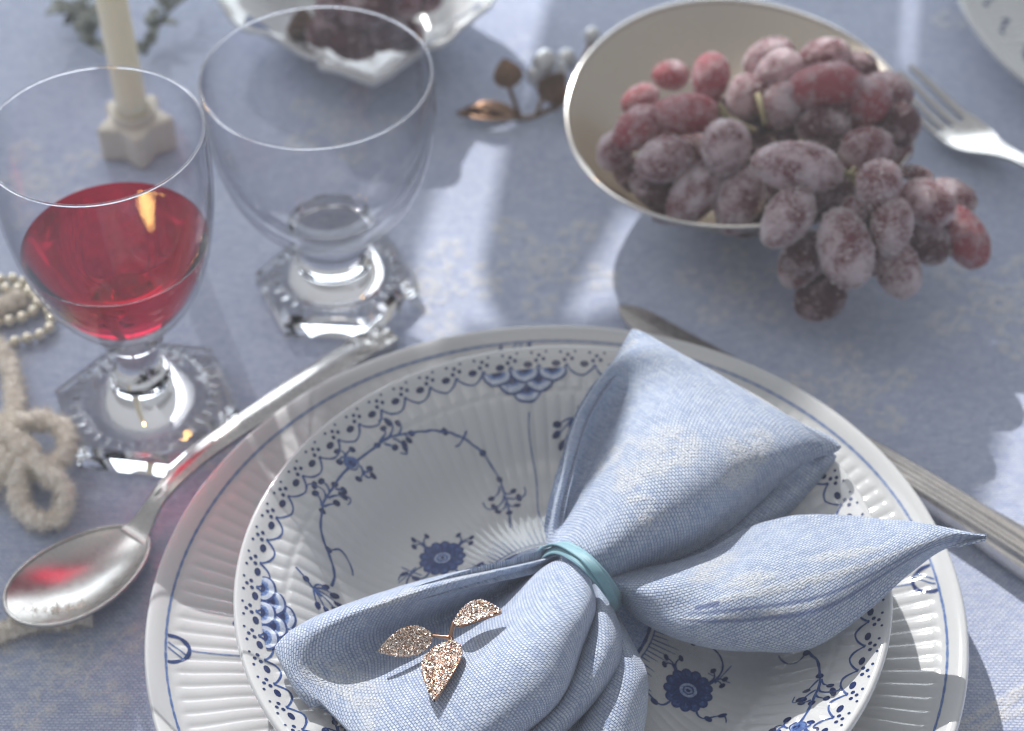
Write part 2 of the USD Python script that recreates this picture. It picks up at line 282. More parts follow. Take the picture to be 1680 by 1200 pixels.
for (a, b), (c, d) in (((1580, 1185), (1720, 1105)), ((1600, 1210), (1720, 1090)), ((1585, 1200), (1690, 1160))):   # woven lines near the table's edge
    p, q = at(a, b)[:2], at(c, d)[:2]; e = q - p; L = np.linalg.norm(e); e /= L
    s, w = (X - p[0]) * e[0] + (Y - p[1]) * e[1], np.abs((X - p[0]) * -e[1] + (Y - p[1]) * e[0])
    D = np.maximum(D, np.clip(1.6 - w / 0.0012, 0, 1) * (s > -.01) * (s < L))
Z = Z + 0.00015 * D
V = np.stack([X, Y, Z], -1).reshape(-1, 3); Fq = grid_faces(len(ys), len(xs))
cl = obj('tablecloth', (V, q2t(Fq)), L_table, smooth=True, var={'damask': D.ravel()})
tag(cl, 'blue damask tablecloth with woven flowers under the whole table setting', 'tablecloth', kind='structure')

# ------------------------------------------------------------------ plates
class Plate:
    def __init__(s, cx, cy, prof, ribs, r0, r1, amp, under):
        s.c, s.prof, s.ribs, s.r0, s.r1, s.amp, s.under = np.array([cx, cy]), np.array(prof, float), ribs, r0, r1, amp, under
        p = spline(s.prof, 400); o = np.argsort(p[:, 0]); s.pr, s.pz = p[o, 0], p[o, 1]
    def z(s, x, y):
        r, t = np.hypot(x, y), np.arctan2(y, x)
        w = np.clip((r - s.r0) / 0.006, 0, 1) * np.clip((s.r1 - r) / 0.003, 0, 1)
        if s.amp < 0: w = w
        brk = getattr(s, 'brk', None)
        ph = s.ribs * t
        if brk: ph = ph + PI * (r > brk); w = w * np.clip(np.abs(r - brk) / 0.0015, 0, 1)
        if brk: w = w + .30 * np.clip((r - .034) / .02, 0, 1) * np.clip((s.r0 + .003 - r) / .004, 0, 1)
        return np.interp(r, s.pr, s.pz) + abs(s.amp) * w * np.abs(np.cos(ph / 2)) ** 0.8
    def body(s, thick):
        R = s.prof[-1, 0]; n = s.ribs * 8; a = np.linspace(0, 2 * PI, n, endpoint=False)
        rr = np.r_[np.r_[np.linspace(0.0004, s.r0 - .016, 24), np.linspace(s.r0 - .014, s.r0 - .001, 18)], np.linspace(s.r0, s.r1 + .001, 60), np.linspace(s.r1 + .0015, R - .0012, 6)]
        x, y = rr[:, None] * np.cos(a), rr[:, None] * np.sin(a); top = np.stack([x, y, s.z(x, y)], -1)
        zr = float(np.interp(R, s.pr, s.pz)); zt = top[-1, :, 2]
        edge = []
        for k in range(1, 8):                                      # rounded lip
            th = PI / 2 - PI * k / 8; r_ = R - .0012 + .0014 * math.cos(th)
            edge.append(np.stack([r_ * np.cos(a), r_ * np.sin(a), zt - thick / 2 * (1 - math.sin(th))], -1))
        low = []
        for r_ in np.linspace(R - .0012, 0.0004, 40):
            zz = np.interp(r_, s.pr, s.pz) - thick
            lift = s.under if abs(r_ - s.pr[np.searchsorted(s.pz, s.pz[0] + .0015)] + .004) > .004 else 0
            low.append(np.stack([r_ * np.cos(a), r_ * np.sin(a), np.full(n, zz)], -1))
        g = np.concatenate([top, np.array(edge), np.array(low)]); k = len(g)
        v = g.reshape(-1, 3); v = v + np.array([s.c[0], s.c[1], 0])
        return v, q2t(grid_faces(k, n, True))[:, ::1]
    def lay(s, tris, tone, lift=0.00014):
        """tris: (points in mm from the plate's centre, faces); pressed onto the glaze."""
        p, f = tris; x, y = p[:, 0] / 1000, p[:, 1] / 1000
        return np.stack([x + s.c[0], y + s.c[1], s.z(x, y) + lift], -1), f, tone

def stroke(pts, w0, w1=None, n=None, tone=0.8):
    p = np.asarray(pts, float); L = np.linalg.norm(np.diff(p, axis=0), axis=1).sum()
    n = n or max(6, int(L / 0.7)); p = spline(p, n); t = np.gradient(p, axis=0); t /= np.linalg.norm(t, axis=1, keepdims=True) + 1e-9
    w = np.linspace(w0, w0 if w1 is None else w1, n)[:, None] * (1 + 0.15 * np.sin(np.arange(n) * 0.9)[:, None]) / 2
    nn = np.stack([-t[:, 1], t[:, 0]], 1); v = np.stack([p + nn * w, p - nn * w], 1).reshape(-1, 2)
    return v, q2t(grid_faces(n, 2)), np.full(len(v), tone)

def dot(x, y, a, b=None, ang=0.0, tone=0.97, n=12, edge=None, rings=1):
    b = b or a; t = np.arange(n) * 2 * PI / n; c, s = math.cos(ang), math.sin(ang)
    v, tn = [[x, y]], [tone]
    for k in range(1, rings + 1):
        q = k / rings
        for u in t: v.append([x + q * (a * math.cos(u) * c - b * math.sin(u) * s), y + q * (a * math.cos(u) * s + b * math.sin(u) * c)]); tn.append(tone + ((edge if edge is not None else tone) - tone) * q)
    f = [[0, 1 + k, 1 + (k + 1) % n] for k in range(n)]
    for r in range(1, rings):
        for k in range(n):
            A, B = 1 + (r - 1) * n, 1 + r * n
            f += [[A + k, B + k, B + (k + 1) % n], [A + k, B + (k + 1) % n, A + (k + 1) % n]]
    return np.array(v, float), np.array(f), np.array(tn)

def merge(items):
    V, Fc, T, n = [], [], [], 0
    for v, f, t in items: V.append(v); Fc.append(f + n); T.append(t); n += len(v)
    return np.vstack(V), np.vstack(Fc), np.concatenate(T)

def rotd(item, deg):
    v, f, t = item; a = math.radians(deg); c, s = math.cos(a), math.sin(a)
    return np.stack([v[:, 0] * c - v[:, 1] * s, v[:, 0] * s + v[:, 1] * c], 1), f, t

def pol(r, deg): return np.array([r * math.cos(math.radians(deg)), r * math.sin(math.radians(deg))])

def print_on(plate, name, items, parent, lift=0.00014):
    v, f, t = plate.lay(merge(items)[:2], None, lift)[:2] + (merge(items)[2],)
    # wind every face so that it looks up
    n = np.cross(v[f[:, 1]] - v[f[:, 0]], v[f[:, 2]] - v[f[:, 0]])[:, 2]; f = f.copy(); f[n < 0] = f[n < 0][:, ::-1]
    return obj(name, (v, f), L_cobalt, parent, smooth=True, var={'tone': t})

dp = Plate(0, 0, [(0, .0070), (.06, .0070), (.084, .0075), (.092, .0105), (.100, .0145), (.115, .0190), (.1275, .0232), (.1345, .0262), (.135, .0262)], 138, .094, .1268, .00055, 0)
dinner = thing('dinner_plate', 'large white fluted dinner plate with a thin blue line, lowest of the stacked plates', 'plate')
obj('plate_body', dp.body(.0042), L_porcelain, dinner, smooth=40)
ring = [stroke([pol(128.2 + .1 * math.sin(a / 9), a) for a in np.arange(0, 361.5, 1.5)], 0.75, tone=0.55)]
print_on(dp, 'blue_line', ring, dinner)
for k in range(4):
    arch = [stroke([pol(127.8, -2.4), pol(124.4, -2.2), pol(121.5, -1.1), pol(120.8, 0), pol(121.5, 1.1), pol(124.4, 2.2), pol(127.8, 2.4)], 1.3, tone=0.88),
            stroke([pol(127.6, -1.2), pol(124, .1), pol(121.4, 1.2)], 0.5, tone=0.6), stroke([pol(127.6, -.3), pol(124.8, .9), pol(122.4, 1.8)], .5, tone=.6), ]
    print_on(dp, 'radial_line', [rotd(stroke([pol(120.5, 0), pol(112, .4), pol(98, .2)], 0.55, tone=0.5), 185 - 90 * k)], dinner)
    [print_on(dp, 'blue_tendril', [rotd(a, 185 - 90 * k)], dinner) for a in [stroke([pol(106, 30), pol(108.5, 31.5), pol(109, 33.5), pol(107, 35)], .7, tone=.7), stroke([pol(103, -9), pol(106, -8), pol(107.5, -6.5)], .7, tone=.6)]]
    print_on(dp, 'arch_mark', [rotd(a, 185 - 90 * k) for a in arch], dinner)

sp = Plate(.0023, .0010, [(0, .0155), (.058, .0157), (.066, .0170), (.074, .0215), (.0875, .0325), (.092, .0352), (.0990, .0385), (.1060, .0423), (.1066, .0424)], 108, .070, .0985, .0006, 0)
sp.brk = .0905
soup = thing('soup_plate', 'white fluted soup plate with blue lace border and floral sprays, holding the napkin', 'plate', loc=(.0023, .001, 0))
obj('plate_body', sp.body(.0036), L_porcelain, soup, smooth=40)
lace, NS = [], 62
for k in range(NS):
    a0, a1 = 360 * k / NS, 360 * (k + 1) / NS; w = a1 - a0; am = (a0 + a1) / 2
    lace.append(stroke([pol(99.6, a0), pol(97.6, a0 + .16 * w), pol(96.2, a0 + .36 * w), pol(95.9, am), pol(96.2, a1 - .36 * w), pol(97.6, a1 - .16 * w), pol(99.6, a1)], .66, tone=.74, n=14))
    lace.append(dot(*pol(99.4, a0), .5, .8, math.radians(a0), tone=.75, n=6))
    lace.append(dot(*pol(99.9, am - .12 * w), 1.0, 1.65, math.radians(am), tone=1.0, n=9))
    for rr, da, s in ((101.4, .32, .66), (102.6, .47, .62), (101.0, .58, .68), (103.7, .22, .45), (103.5, .72, .5)):
        lace.append(dot(*pol(rr, am + da * w), s, s * 1.15, math.radians(am), tone=.92, n=6))
print_on(sp, 'lace_border', lace, soup)
def scale_motif():
    it = []
    rows = [(97.2, (-5.9, 0.0, 5.9)), (94.0, (-2.95, 2.95)), (90.9, (0.0,))]
    for lev, (r, angs) in enumerate(reversed(rows)):
        for a in angs:
            c = pol(r, a); an = math.radians(a)
            it.append((dot(*c, 3.9, 5.2, an, tone=.8, n=40, rings=8), lev * 4))
            it.append((dot(*(c + pol(.1, a)), 3.25, 4.55, an, tone=.22, n=36, rings=7), lev * 4 + 1))
            it.append((dot(*(c + pol(.75, a)), 2.3, 3.3, an, tone=.85, edge=.45, n=30, rings=5), lev * 4 + 2))
            it.append((dot(*(c + pol(1.1, a)), 1.5, 1.9, an, tone=1.0, n=20, rings=3), lev * 4 + 3))
    return it
def clip_scales(it, rmax):
    out = []
    for (v, f, t), lv in it:
        v = v.copy(); r = np.hypot(v[:, 0], v[:, 1]); s = np.minimum(1, rmax / r); out.append(((v * s[:, None], f, t), lv))
    return out
for k in range(4):
    parts = []
    for (v, f, t), lv in clip_scales(scale_motif(), 98.2):
        v, f, t = rotd((v, f, t), 186 - 90 * k); x, y = v[:, 0] / 1000, v[:, 1] / 1000
        parts.append((np.stack([x + sp.c[0], y + sp.c[1], sp.z(x, y) + .00012 + .000045 * lv], -1), f, t))
    v, f, t = merge(parts); n = np.cross(v[f[:, 1]] - v[f[:, 0]], v[f[:, 2]] - v[f[:, 0]])[:, 2]; f = f.copy(); f[n < 0] = f[n < 0][:, ::-1]
    obj('scale_ornament', (v, f), L_cobalt, soup, smooth=True, var={'tone': t})
    print_on(sp, 'stem_line', [rotd(stroke([pol(84.5, 0), pol(75, .6), pol(66, .2), pol(50, 1.6), pol(41, .5)], .45, tone=.62), 186 - 90 * k)], soup)
SPRAY = {"vine":[[-76.8,11.3],[-79.2,25.7],[-80.6,30.5],[-80.3,37.0],[-79.8,40.7],[-78.1,44.5],[-76.4,48.1],[-73.3,53.6],[-70.4,57.3],[-67.5,60.5],[-62.3,65.8],[-58.8,69.1],[-55.3,70.9],[-50.6,72.4],[-44.9,74.3],[-38.9,75.2],[-33.3,74.7],[-27.6,72.5],[-25.7,71.3],[-22.9,68.3],[-20.0,63.9],[-18.4,58.3],[-17.2,53.1],[-16.8,49.3],[-16.5,41.1]],"b1":[[-58.8,69.1],[-57.2,71.7],[-57.2,74.2],[-58.7,75.7],[-60.4,75.7],[-62.0,74.6]],"b2":[[-61.6,67.0],[-60.0,69.4],[-59.5,71.3],[-60.2,72.2]],"b3":[[-55.3,70.9],[-54.3,72.5],[-54.2,74.3],[-55.2,75.0]],"b4":[[-60.0,67.0],[-57.6,66.7],[-56.2,66.4]],"b5":[[-57.0,69.3],[-54.3,68.8],[-52.9,67.9],[-52.1,66.7],[-54.4,65.2]],"b6":[[-54.7,70.9],[-52.0,71.0],[-51.4,69.9]],"b7":[[-78.1,44.5],[-78.8,46.6],[-80.9,47.9]],"b8":[[-79.6,41.2],[-80.5,45.0],[-83.1,45.8],[-84.4,45.9],[-85.6,43.7]],"b9":[[-80.7,38.6],[-81.2,41.5],[-82.7,42.8]],"b10":[[-76.4,46.6],[-74.5,46.8],[-73.4,46.8]],"b11":[[-78.5,42.6],[-76.0,44.0],[-73.7,45.0],[-71.7,45.2],[-72.1,42.4]],"b12":[[-79.7,38.7],[-77.5,40.5],[-75.7,41.7]],"f1":[[-73.1,58.9],[-74.1,60.9],[-75.9,60.5]],"f2":[[-72.9,59.3],[-72.1,61.3],[-70.8,62.1]],"f3":[[-73.1,58.7],[-74.4,58.3],[-75.0,56.7]],"f4":[[-68.1,57.1],[-67.2,55.6],[-68.5,52.5]],"f5":[[-67.2,55.6],[-65.6,54.0],[-63.7,55.3]],"f6":[[-67.3,55.6],[-65.6,55.7],[-64.9,57.2]],"e1":[[-20.0,61.5],[-21.1,57.7],[-23.0,56.2]],"e2":[[-18.6,57.6],[-19.7,53.8],[-23.1,51.4],[-25.9,54.6]],"e3":[[-18.0,54.4],[-18.7,51.3],[-20.7,50.1]],"e4":[[-18.9,59.6],[-17.2,58.2],[-15.2,59.5]],"e5":[[-17.9,56.3],[-14.8,56.2],[-12.3,56.8],[-11.3,61.3]],"e6":[[-17.2,53.8],[-15.8,52.5],[-13.9,53.0]],"t1":[[-79.2,25.6],[-78.0,24.1],[-75.2,25.9],[-71.3,23.0],[-70.2,18.9]],"s1":[[-31.3,76.8],[-32.3,74.6],[-35.3,71.5]]}
DOTS = [[-58.7,74.6],[-60.2,72.2],[-55.2,75.0],[-62.3,65.8],[-50.6,72.4],[-38.9,75.2],[-56.2,66.4],[-52.9,67.9],[-51.4,69.9],[-80.9,47.9],[-83.1,45.8],[-82.7,42.8],[-76.4,48.1],[-73.4,46.8],[-73.7,45.0],[-75.7,41.7],[-80.3,37.0],[-75.9,60.5],[-70.8,62.1],[-75.0,56.7],[-64.9,57.2],[-63.7,55.3],[-68.5,52.5],[-25.7,71.3],[-20.0,63.9],[-23.0,56.2],[-21.9,52.3],[-20.7,50.1],[-15.2,59.5],[-13.3,56.5],[-13.9,53.0],[-16.8,49.3],[-78.0,24.1]]
BIG = {(-58.7, 74.6), (-52.9, 67.9), (-83.1, 45.8), (-73.7, 45.0), (-21.9, 52.3), (-13.3, 56.5)}
spray = [stroke(v, .84 if k == 'vine' else .70, .68 if k == 'vine' else .5, tone=.72) for k, v in SPRAY.items()]
for i, (x, y) in enumerate(DOTS):
    b = (x, y) in BIG
    spray.append(dot(x, y, 1.85 if b else 1.3, 1.05 if b else 1.0, 0.7 * math.sin(i * 2.3) + (2.2 if b else 0), tone=1.0, n=9))
spray += [dot(-71.1, 57.6, 2.4, 2.0, .6, tone=.75, edge=.55, n=16, rings=2), dot(-70.6, 57.3, 1.3, 1.0, .4, tone=1.0, n=10)]
spray += [stroke([[-71 + 2.5 * math.cos(a), 57.3 + 2.2 * math.sin(a)] for a in np.linspace(0, 6.3, 14)], .45, tone=.75)]
ends = ((-78.5, 9.6), (-75.6, 8.0), (-74.2, 5.2), (-75.0, 2.4), (-77.8, .6), (-80.6, 1.0))
sprig = [stroke([[-88, 12.5], [-85, 9.6], [-82.6, 7.4], [-79.6, 5.0]], .66, .5, tone=.72)] + [stroke([[-82.2, 7.0], [(x - 82) / 2 - .6, (y + 7) / 2 + .9], [x, y]], .6, .45, tone=.72) for x, y in ends]
sprig += [dot(x, y, 1.7, 1.0, math.atan2(y - 6, x + 81), tone=1.0, n=9) for x, y in ends] + [dot(-84.6, 9.3, 1.1, tone=1.0, n=8)]
for k in range(4): print_on(sp, 'floral_spray', [rotd(s, -90 * k) for s in spray + sprig], soup)
def bloom():
    it = []
    for k in range(13):
        a = 2 * PI * k / 13
        it.append((dot(6.0 * math.cos(a), 6.0 * math.sin(a), 2.2, 1.9, a, tone=.62, edge=.9, n=12, rings=2), 0))
    it.append((dot(0, 0, 5.8, 5.6, 0, tone=.98, edge=.80, n=26, rings=3), 1))
    for k in range(16):
        a = 2 * PI * k / 16; it.append((stroke([[4.0 * math.cos(a), 4.0 * math.sin(a)], [6.6 * math.cos(a + .05), 6.6 * math.sin(a + .05)]], .35, tone=.95), 2))
    it.append((dot(0, 0, 2.9, 2.6, 0, tone=.45, edge=.38, n=18, rings=2), 3))
    it.append((stroke([[1.7 * math.cos(a), 1.5 * math.sin(a)] for a in np.linspace(0, 6.3, 16)], .5, tone=.8), 4)); it.append((dot(0, 0, .75, tone=.95), 4))
    for sx in (-1, 1):
        for p in ([[5, 5], [6.5, 8.5], [4.5 + 1, 10.5]], [[5.5, 4.5], [8.5, 7], [9.8, 5.8]], [[5.5, 4.5], [8, 8], [10, 8.6]]):
            q = np.array(p, float) * [sx, 1]; it.append((stroke(q, .7, .5, tone=.8), 2)); it.append((dot(*q[-1], 1.25, .8, 1.0 * sx, tone=.95, n=9), 3))
        q = np.array([[4, -5], [9, -8], [13, -6], [15, -9]], float) * [sx, 1]; it.append((stroke(q, .7, .4, tone=.72), 2)); it.append((dot(13 * sx, -6, 1.6, .8, .5, tone=.9), 3)); it.append((dot(9 * sx, -8.4, 1.5, .9, -.4, tone=.9), 3))
    return it
for k in range(4):
    a = math.radians(144 - 90 * k); c = np.array([49.5 * math.cos(a), 49.5 * math.sin(a)]); parts = []
    for (v, f, t), lv in bloom():
        v, f, t = rotd((v, f, t), (0, 0, 150, 180)[k] if k != 2 else -20); v = v + c; x, y = v[:, 0] / 1000, v[:, 1] / 1000
        parts.append((np.stack([x + sp.c[0], y + sp.c[1], sp.z(x, y) + .00010 + .00003 * lv], -1), f, t))
    v, f, t = merge(parts); n = np.cross(v[f[:, 1]] - v[f[:, 0]], v[f[:, 2]] - v[f[:, 0]])[:, 2]; f = f.copy(); f[n < 0] = f[n < 0][:, ::-1]
    obj('painted_flower', (v, f), L_cobalt, soup, smooth=True, var={'tone': t})
med = [dot(0, 0, 29.0, tone=.36, edge=.38, n=80, rings=12)]
med += [stroke([pol(29.6, a) for a in np.arange(0, 363, 3)], 1.1, tone=.8), stroke([pol(31.4, a) for a in np.arange(0, 363, 3)], .5, tone=.6)]
for k in range(120):
    L = 34.5 + 4.5 * (0.5 + 0.5 * math.sin(k * .8)) + 1.2 * (k % 3); med.append(stroke([pol(31.6, 3 * k), pol(L, 3 * k + .4)], .5, .2, n=5, tone=.66))
print_on(sp, 'centre_medallion', med, soup)
for k in range(4): print_on(sp, 'floor_tendril', [rotd(s, -90 * k) for s in (stroke([[44, -27], [48, -25.5], [52, -20], [51, -14], [44, -11]], .6, tone=.8), stroke([[49, -26], [55, -19]], .4, tone=.6), stroke([[47, -22], [54, -26]], .4, tone=.6), dot(43, -10.8, 1.0, tone=1))], soup)

# ------------------------------------------------------------------ napkin
def patch(rows, thick=.0040, n=110, m=110, rot=0.0, seed=0, wr=.0013):
    """A padded fold of cloth over a net of points (photo x, photo y, height in m), its edges rounded."""
    net = np.array([[np.r_[at(a, b, z)] for a, b, z in r] for r in rows])
    R_, C_ = net.shape[:2]
    ti, tj = np.linspace(0, 1, R_), np.linspace(0, 1, C_)
    ui, uj = np.linspace(0, 1, n), np.linspace(0, 1, m)
    g = np.stack([RectBivariateSpline(ti, tj, net[..., k], kx=min(3, R_ - 1), ky=min(3, C_ - 1))(ui, uj) for k in range(3)], -1)
    def normals(g):
        du, dv = np.gradient(g, axis=0), np.gradient(g, axis=1); nn = np.cross(dv, du); nn /= np.linalg.norm(nn, axis=-1, keepdims=True) + 1e-12
        return nn * np.sign(nn[..., 2].mean())
    nn = normals(g)
    q = g * [70, 70, 70]; w = meshkit.fbm(q, 3, seed) - .5
    ramp = np.sin(PI * np.clip(ui, 0, 1))[:, None] ** .5
    g = g + nn * (w * wr * ramp)[..., None]
    nn = normals(g)
    ds = np.linalg.norm(np.diff(g, axis=1), axis=2).mean(); dt = np.linalg.norm(np.diff(g, axis=0), axis=2).mean()
    # uv from arc lengths, averaged so that the weave keeps its size
    U = np.cumsum(np.c_[np.zeros(n), np.linalg.norm(np.diff(g, axis=1), axis=2)], axis=1); U = U - U[:, m // 2:m // 2 + 1]
    T = np.cumsum(np.r_[np.zeros((1, m)), np.linalg.norm(np.diff(g, axis=0), axis=2)], axis=0); T = np.broadcast_to(T.mean(1, keepdims=True), T.shape) * .6 + T * .4
    # closed border loop, moved outwards as it goes round from the top sheet to the lower one
    idx = np.concatenate([np.arange(m), np.arange(1, n) * m + m - 1, (n - 1) * m + np.arange(m - 2, -1, -1), np.arange(n - 2, 0, -1) * m])
    dirs = np.vstack([np.tile([0, -1], (m, 1)), np.tile([1, 0], (n - 1, 1)), np.tile([0, 1], (m - 1, 1)), np.tile([-1, 0], (n - 2, 1))]).astype(float)
    top, N, UV = g.reshape(-1, 3), nn.reshape(-1, 3), np.stack([U, T], -1).reshape(-1, 2)
    b = top[idx]; bn = N[idx]
    tan = np.roll(b, -1, 0) - np.roll(b, 1, 0); tan /= np.linalg.norm(tan, axis=1, keepdims=True) + 1e-12
    out = np.cross(tan, bn); out /= np.linalg.norm(out, axis=1, keepdims=True) + 1e-12
    cen = top.mean(0)
    if ((b - cen) * out).sum(1).mean() < 0: out = -out
    for _ in range(24): out = (np.roll(out, 1, 0) + out + np.roll(out, -1, 0)) / 3
    out /= np.linalg.norm(out, axis=1, keepdims=True) + 1e-12
    wrow = np.linalg.norm(np.diff(g, axis=1), axis=2).sum(1); wcol = np.linalg.norm(np.diff(g, axis=0), axis=2).sum(0)
    th_v = np.clip(np.minimum(wrow[:, None] / (7 * thick), wcol[None] / (7 * thick)), .18, 1).ravel()
    rings, ruv, h = [], [], (thick / 2 * th_v[idx])[:, None]
    for k in range(1, 6):
        th = PI * k / 6
        rings.append(b - bn * h * (1 - math.cos(th)) + out * h * .75 * math.sin(th)); ruv.append(UV[idx] + dirs * h * th)
    low = top - N * (thick * th_v)[:, None]
    Vn = np.vstack([top] + rings + [low]); UVn = np.vstack([UV] + ruv + [UV])
    f = [q2t(grid_faces(n, m))]; lo = len(top) + 5 * len(idx)
    f.append(q2t(grid_faces(n, m))[:, ::-1] + lo)
    K = len(idx); loops = [idx] + [len(top) + k * K + np.arange(K) for k in range(5)] + [idx + lo]
    for A, B in zip(loops[:-1], loops[1:]):
        f.append(np.stack([A, np.roll(A, -1), np.roll(B, -1)], 1)); f.append(np.stack([A, np.roll(B, -1), B], 1))
    f = np.vstack(f)
    mt = trimesh.Trimesh(Vn, f, process=False); mt.fix_normals()
    if mt.face_normals[:len(q2t(grid_faces(n, m)))][:, 2].mean() < 0: mt.invert()
    c, s = math.cos(rot), math.sin(rot); UVr = np.stack([UVn[:, 0] * c - UVn[:, 1] * s, UVn[:, 0] * s + UVn[:, 1] * c], 1)
    fi, fj = np.meshgrid(ui, uj, indexing='ij')
    return Vn, np.array(mt.faces), UVr, fi.ravel(), fj.ravel(), len(Vn), idx

def full(vals, total, idx):
    a = np.zeros(total); a[:len(vals)] = vals; K = len(idx)
    for k in range(5): a[len(vals) + k * K: len(vals) + (k + 1) * K] = vals[idx]
    a[len(vals) + 5 * K:] = vals
    return a

def leafy(fi, fj, shapes, seed):
    """Woven leaf figures given in a fold's own two directions."""
    m = np.zeros_like(fi)
    for a, b, ra, rb, ang in shapes:
        c, s = math.cos(ang), math.sin(ang); u, v = (fi - a) * c + (fj - b) * s, -(fi - a) * s + (fj - b) * c
        d = np.sqrt((u / ra) ** 2 + (v / rb) ** 2); m = np.maximum(m, np.clip(3.2 * (1 - d), 0, 1))
    k = meshkit.fbm(np.stack([fi * 26, fj * 22, np.full_like(fi, seed)], -1), 2, seed)
    return m * np.clip((k - .30) * 5, 0.0, 1)

napkin = thing('napkin', 'light blue damask napkin gathered into a bow on the soup plate', 'napkin', loc=(.02, .02, .0))
def fold(name, rows, shapes=(), **kw):
    v, f, uv, fi, fj, tot, idx = patch(rows, **kw)
    d = leafy(fi, fj, shapes, kw.get('seed', 0)) if len(shapes) else np.zeros_like(fi)
    hem = np.zeros_like(fi)
    if name == 'tail_fold':
        c = .60 + .10 * (fi - .5)
        for o, w in ((0, .010), (.075, .014)): hem = np.maximum(hem, .75 * np.clip(1.5 - np.abs(fj - c - o) / w, 0, 1) * np.clip((fi - .22) * 14, 0, 1))
        hem = np.maximum(hem, .8 * (np.abs(fj - .52) < .022) * (np.abs(fi - .30) < .035))
    return obj(name, (v, f), L_napkin, napkin, smooth=True, uv=uv, var={'damask': full(d, tot, idx), 'hem': full(hem, tot, idx)})

A = [[(896,905,.036),(908,895,.044),(923,889,.046),(945,893,.050),(968,910,.053),(992,935,.049),(1012,955,.036)],
     [(897,876,.036),(914,845,.0432),(938,832,.0405),(985,825,.055),(1030,850,.062),(1062,890,.056),(1082,928,.036)],
     [(909,838,.038),(934,775,.0460),(972,764,.0412),(1020,760,.058),(1090,785,.066),(1150,828,.060),(1172,886,.037)],
     [(930,745,.042),(958,694,.0495),(1004,690,.0440),(1050,690,.058),(1140,722,.065),(1205,770,.060),(1242,830,.039)],
     [(955,680,.046),(985,632,.0535),(1030,634,.0500),(1090,645,.058),(1180,685,.061),(1260,735,.058),(1296,780,.043)],
     [(990,622,.051),(1020,583,.056),(1060,588,.057),(1130,618,.058),(1220,667,.058),(1300,710,.056),(1336,752,.048)],
     [(1037,541,.054),(1068,553,.056),(1112,577,.056),(1180,615,.056),(1250,657,.056),(1318,697,.055),(1374,733,.052)]]
fold('upper_fold', A, [(.42, .62, .13, .10, .4), (.30, .55, .10, .07, .2), (.36, .44, .12, .05, .9), (.62, .80, .14, .09, -.2), (.50, .86, .09, .06, .3), (.90, .10, .07, .10, .3), (.22, .70, .05, .12, 0)], seed=11, rot=.25, n=150, m=150)
A2 = [[(1050,925,.030),(1080,930,.034),(1110,935,.034),(1130,940,.028)], [(1130,880,.030),(1170,885,.035),(1200,890,.034),(1222,893,.027)],
      [(1210,815,.033),(1250,835,.038),(1275,845,.036),(1290,850,.029)], [(1270,770,.037),(1305,790,.042),(1325,800,.040),(1340,803,.034)], [(1340,735,.045),(1358,741,.048),(1366,746,.047),(1372,750,.044)]]
fold('under_fold', A2, seed=12, rot=.25, n=70, m=40, thick=.004)
B = [[(1000,945,0.0420),(1004,952,0.0440),(1006,960,0.0430),(1008,968,0.0380),(1009,974,0.0320)],
     [(1064,929,0.0410),(1060,955,0.0490),(1056,980,0.0480),(1050,1003,0.0410),(1045,1015,0.0330)],
     [(1127,917,0.0430),(1122,955,0.0530),(1115,995,0.0505),(1105,1028,0.0460),(1096,1043,0.0350)],
     [(1193,886,0.0460),(1190,935,0.0535),(1182,985,0.0555),(1172,1038,0.0490),(1164,1064,0.0370)],
     [(1252,857,0.0490),(1254,910,0.0555),(1252,970,0.0575),(1250,1035,0.0500),(1250,1070,0.0380)],
     [(1335,845,0.0530),(1340,895,0.0565),(1342,950,0.0575),(1342,1020,0.0520),(1340,1062,0.0420)],
     [(1418,850,0.0535),(1422,885,0.0575),(1424,925,0.0575),(1424,970,0.0525),(1422,1000,0.0480)],
     [(1502,857,0.0600),(1503,875,0.0620),(1505,895,0.0620),(1508,912,0.0590),(1511,926,0.0540)],
     [(1564,868,0.0620),(1564,875,0.0630),(1564,882,0.0620),(1563,890,0.0600),(1561,897,0.0580)],
     [(1616,877,0.0640),(1616,879,0.0640),(1616,880,0.0640),(1616,882,0.0630),(1615,884,0.0630)]]
fold('tail_fold', B, [(.55, .50, .36, .035, 0.0), (.45, .64, .30, .025, .03), (.40, .40, .10, .06, .5), (.30, .20, .08, .12, 0), (.62, .36, .10, .05, .2)], seed=13, rot=1.2, n=150, m=90, thick=.0042)
Cn = [[(897,914,.036),(903,911,.043),(910,913,.045),(916,918,.043),(922,920,.049),(938,927,.054),(955,938,.055),(966,948,.052),(970,955,.046)],
      [(860,920,.036),(862,924,.047),(864,932,.046),(868,945,.038),(880,944,.049),(906,962,.060),(938,985,.063),(962,998,.060),(976,1004,.050)],
      [(795,931,.038),(792,940,.052),(788,958,.047),(790,990,.031),(822,997,.043),(862,1018,.062),(905,1040,.067),(940,1054,.062),(959,1056,.050)],
      [(692,951,.040),(688,966,.056),(682,994,.049),(690,1030,.033),(735,1050,.043),(792,1083,.061),(850,1105,.067),(900,1124,.063),(926,1138,.050)],
      [(574,988,.043),(571,1006,.054),(575,1037,.048),(600,1078,.037),(645,1105,.043),(712,1142,.055),(780,1175,.062),(838,1188,.060),(872,1195,.048)],
      [(496,1022,.044),(496,1042,.049),(506,1075,.046),(530,1112,.041),(578,1155,.042),(648,1200,.049),(722,1235,.055),(785,1247,.054),(818,1245,.044)],
      [(455,1056,.045),(459,1068,.046),(480,1100,.045),(515,1140,.042),(558,1185,.041),(622,1242,.045),(690,1282,.048),(745,1292,.047),(772,1290,.042)]]
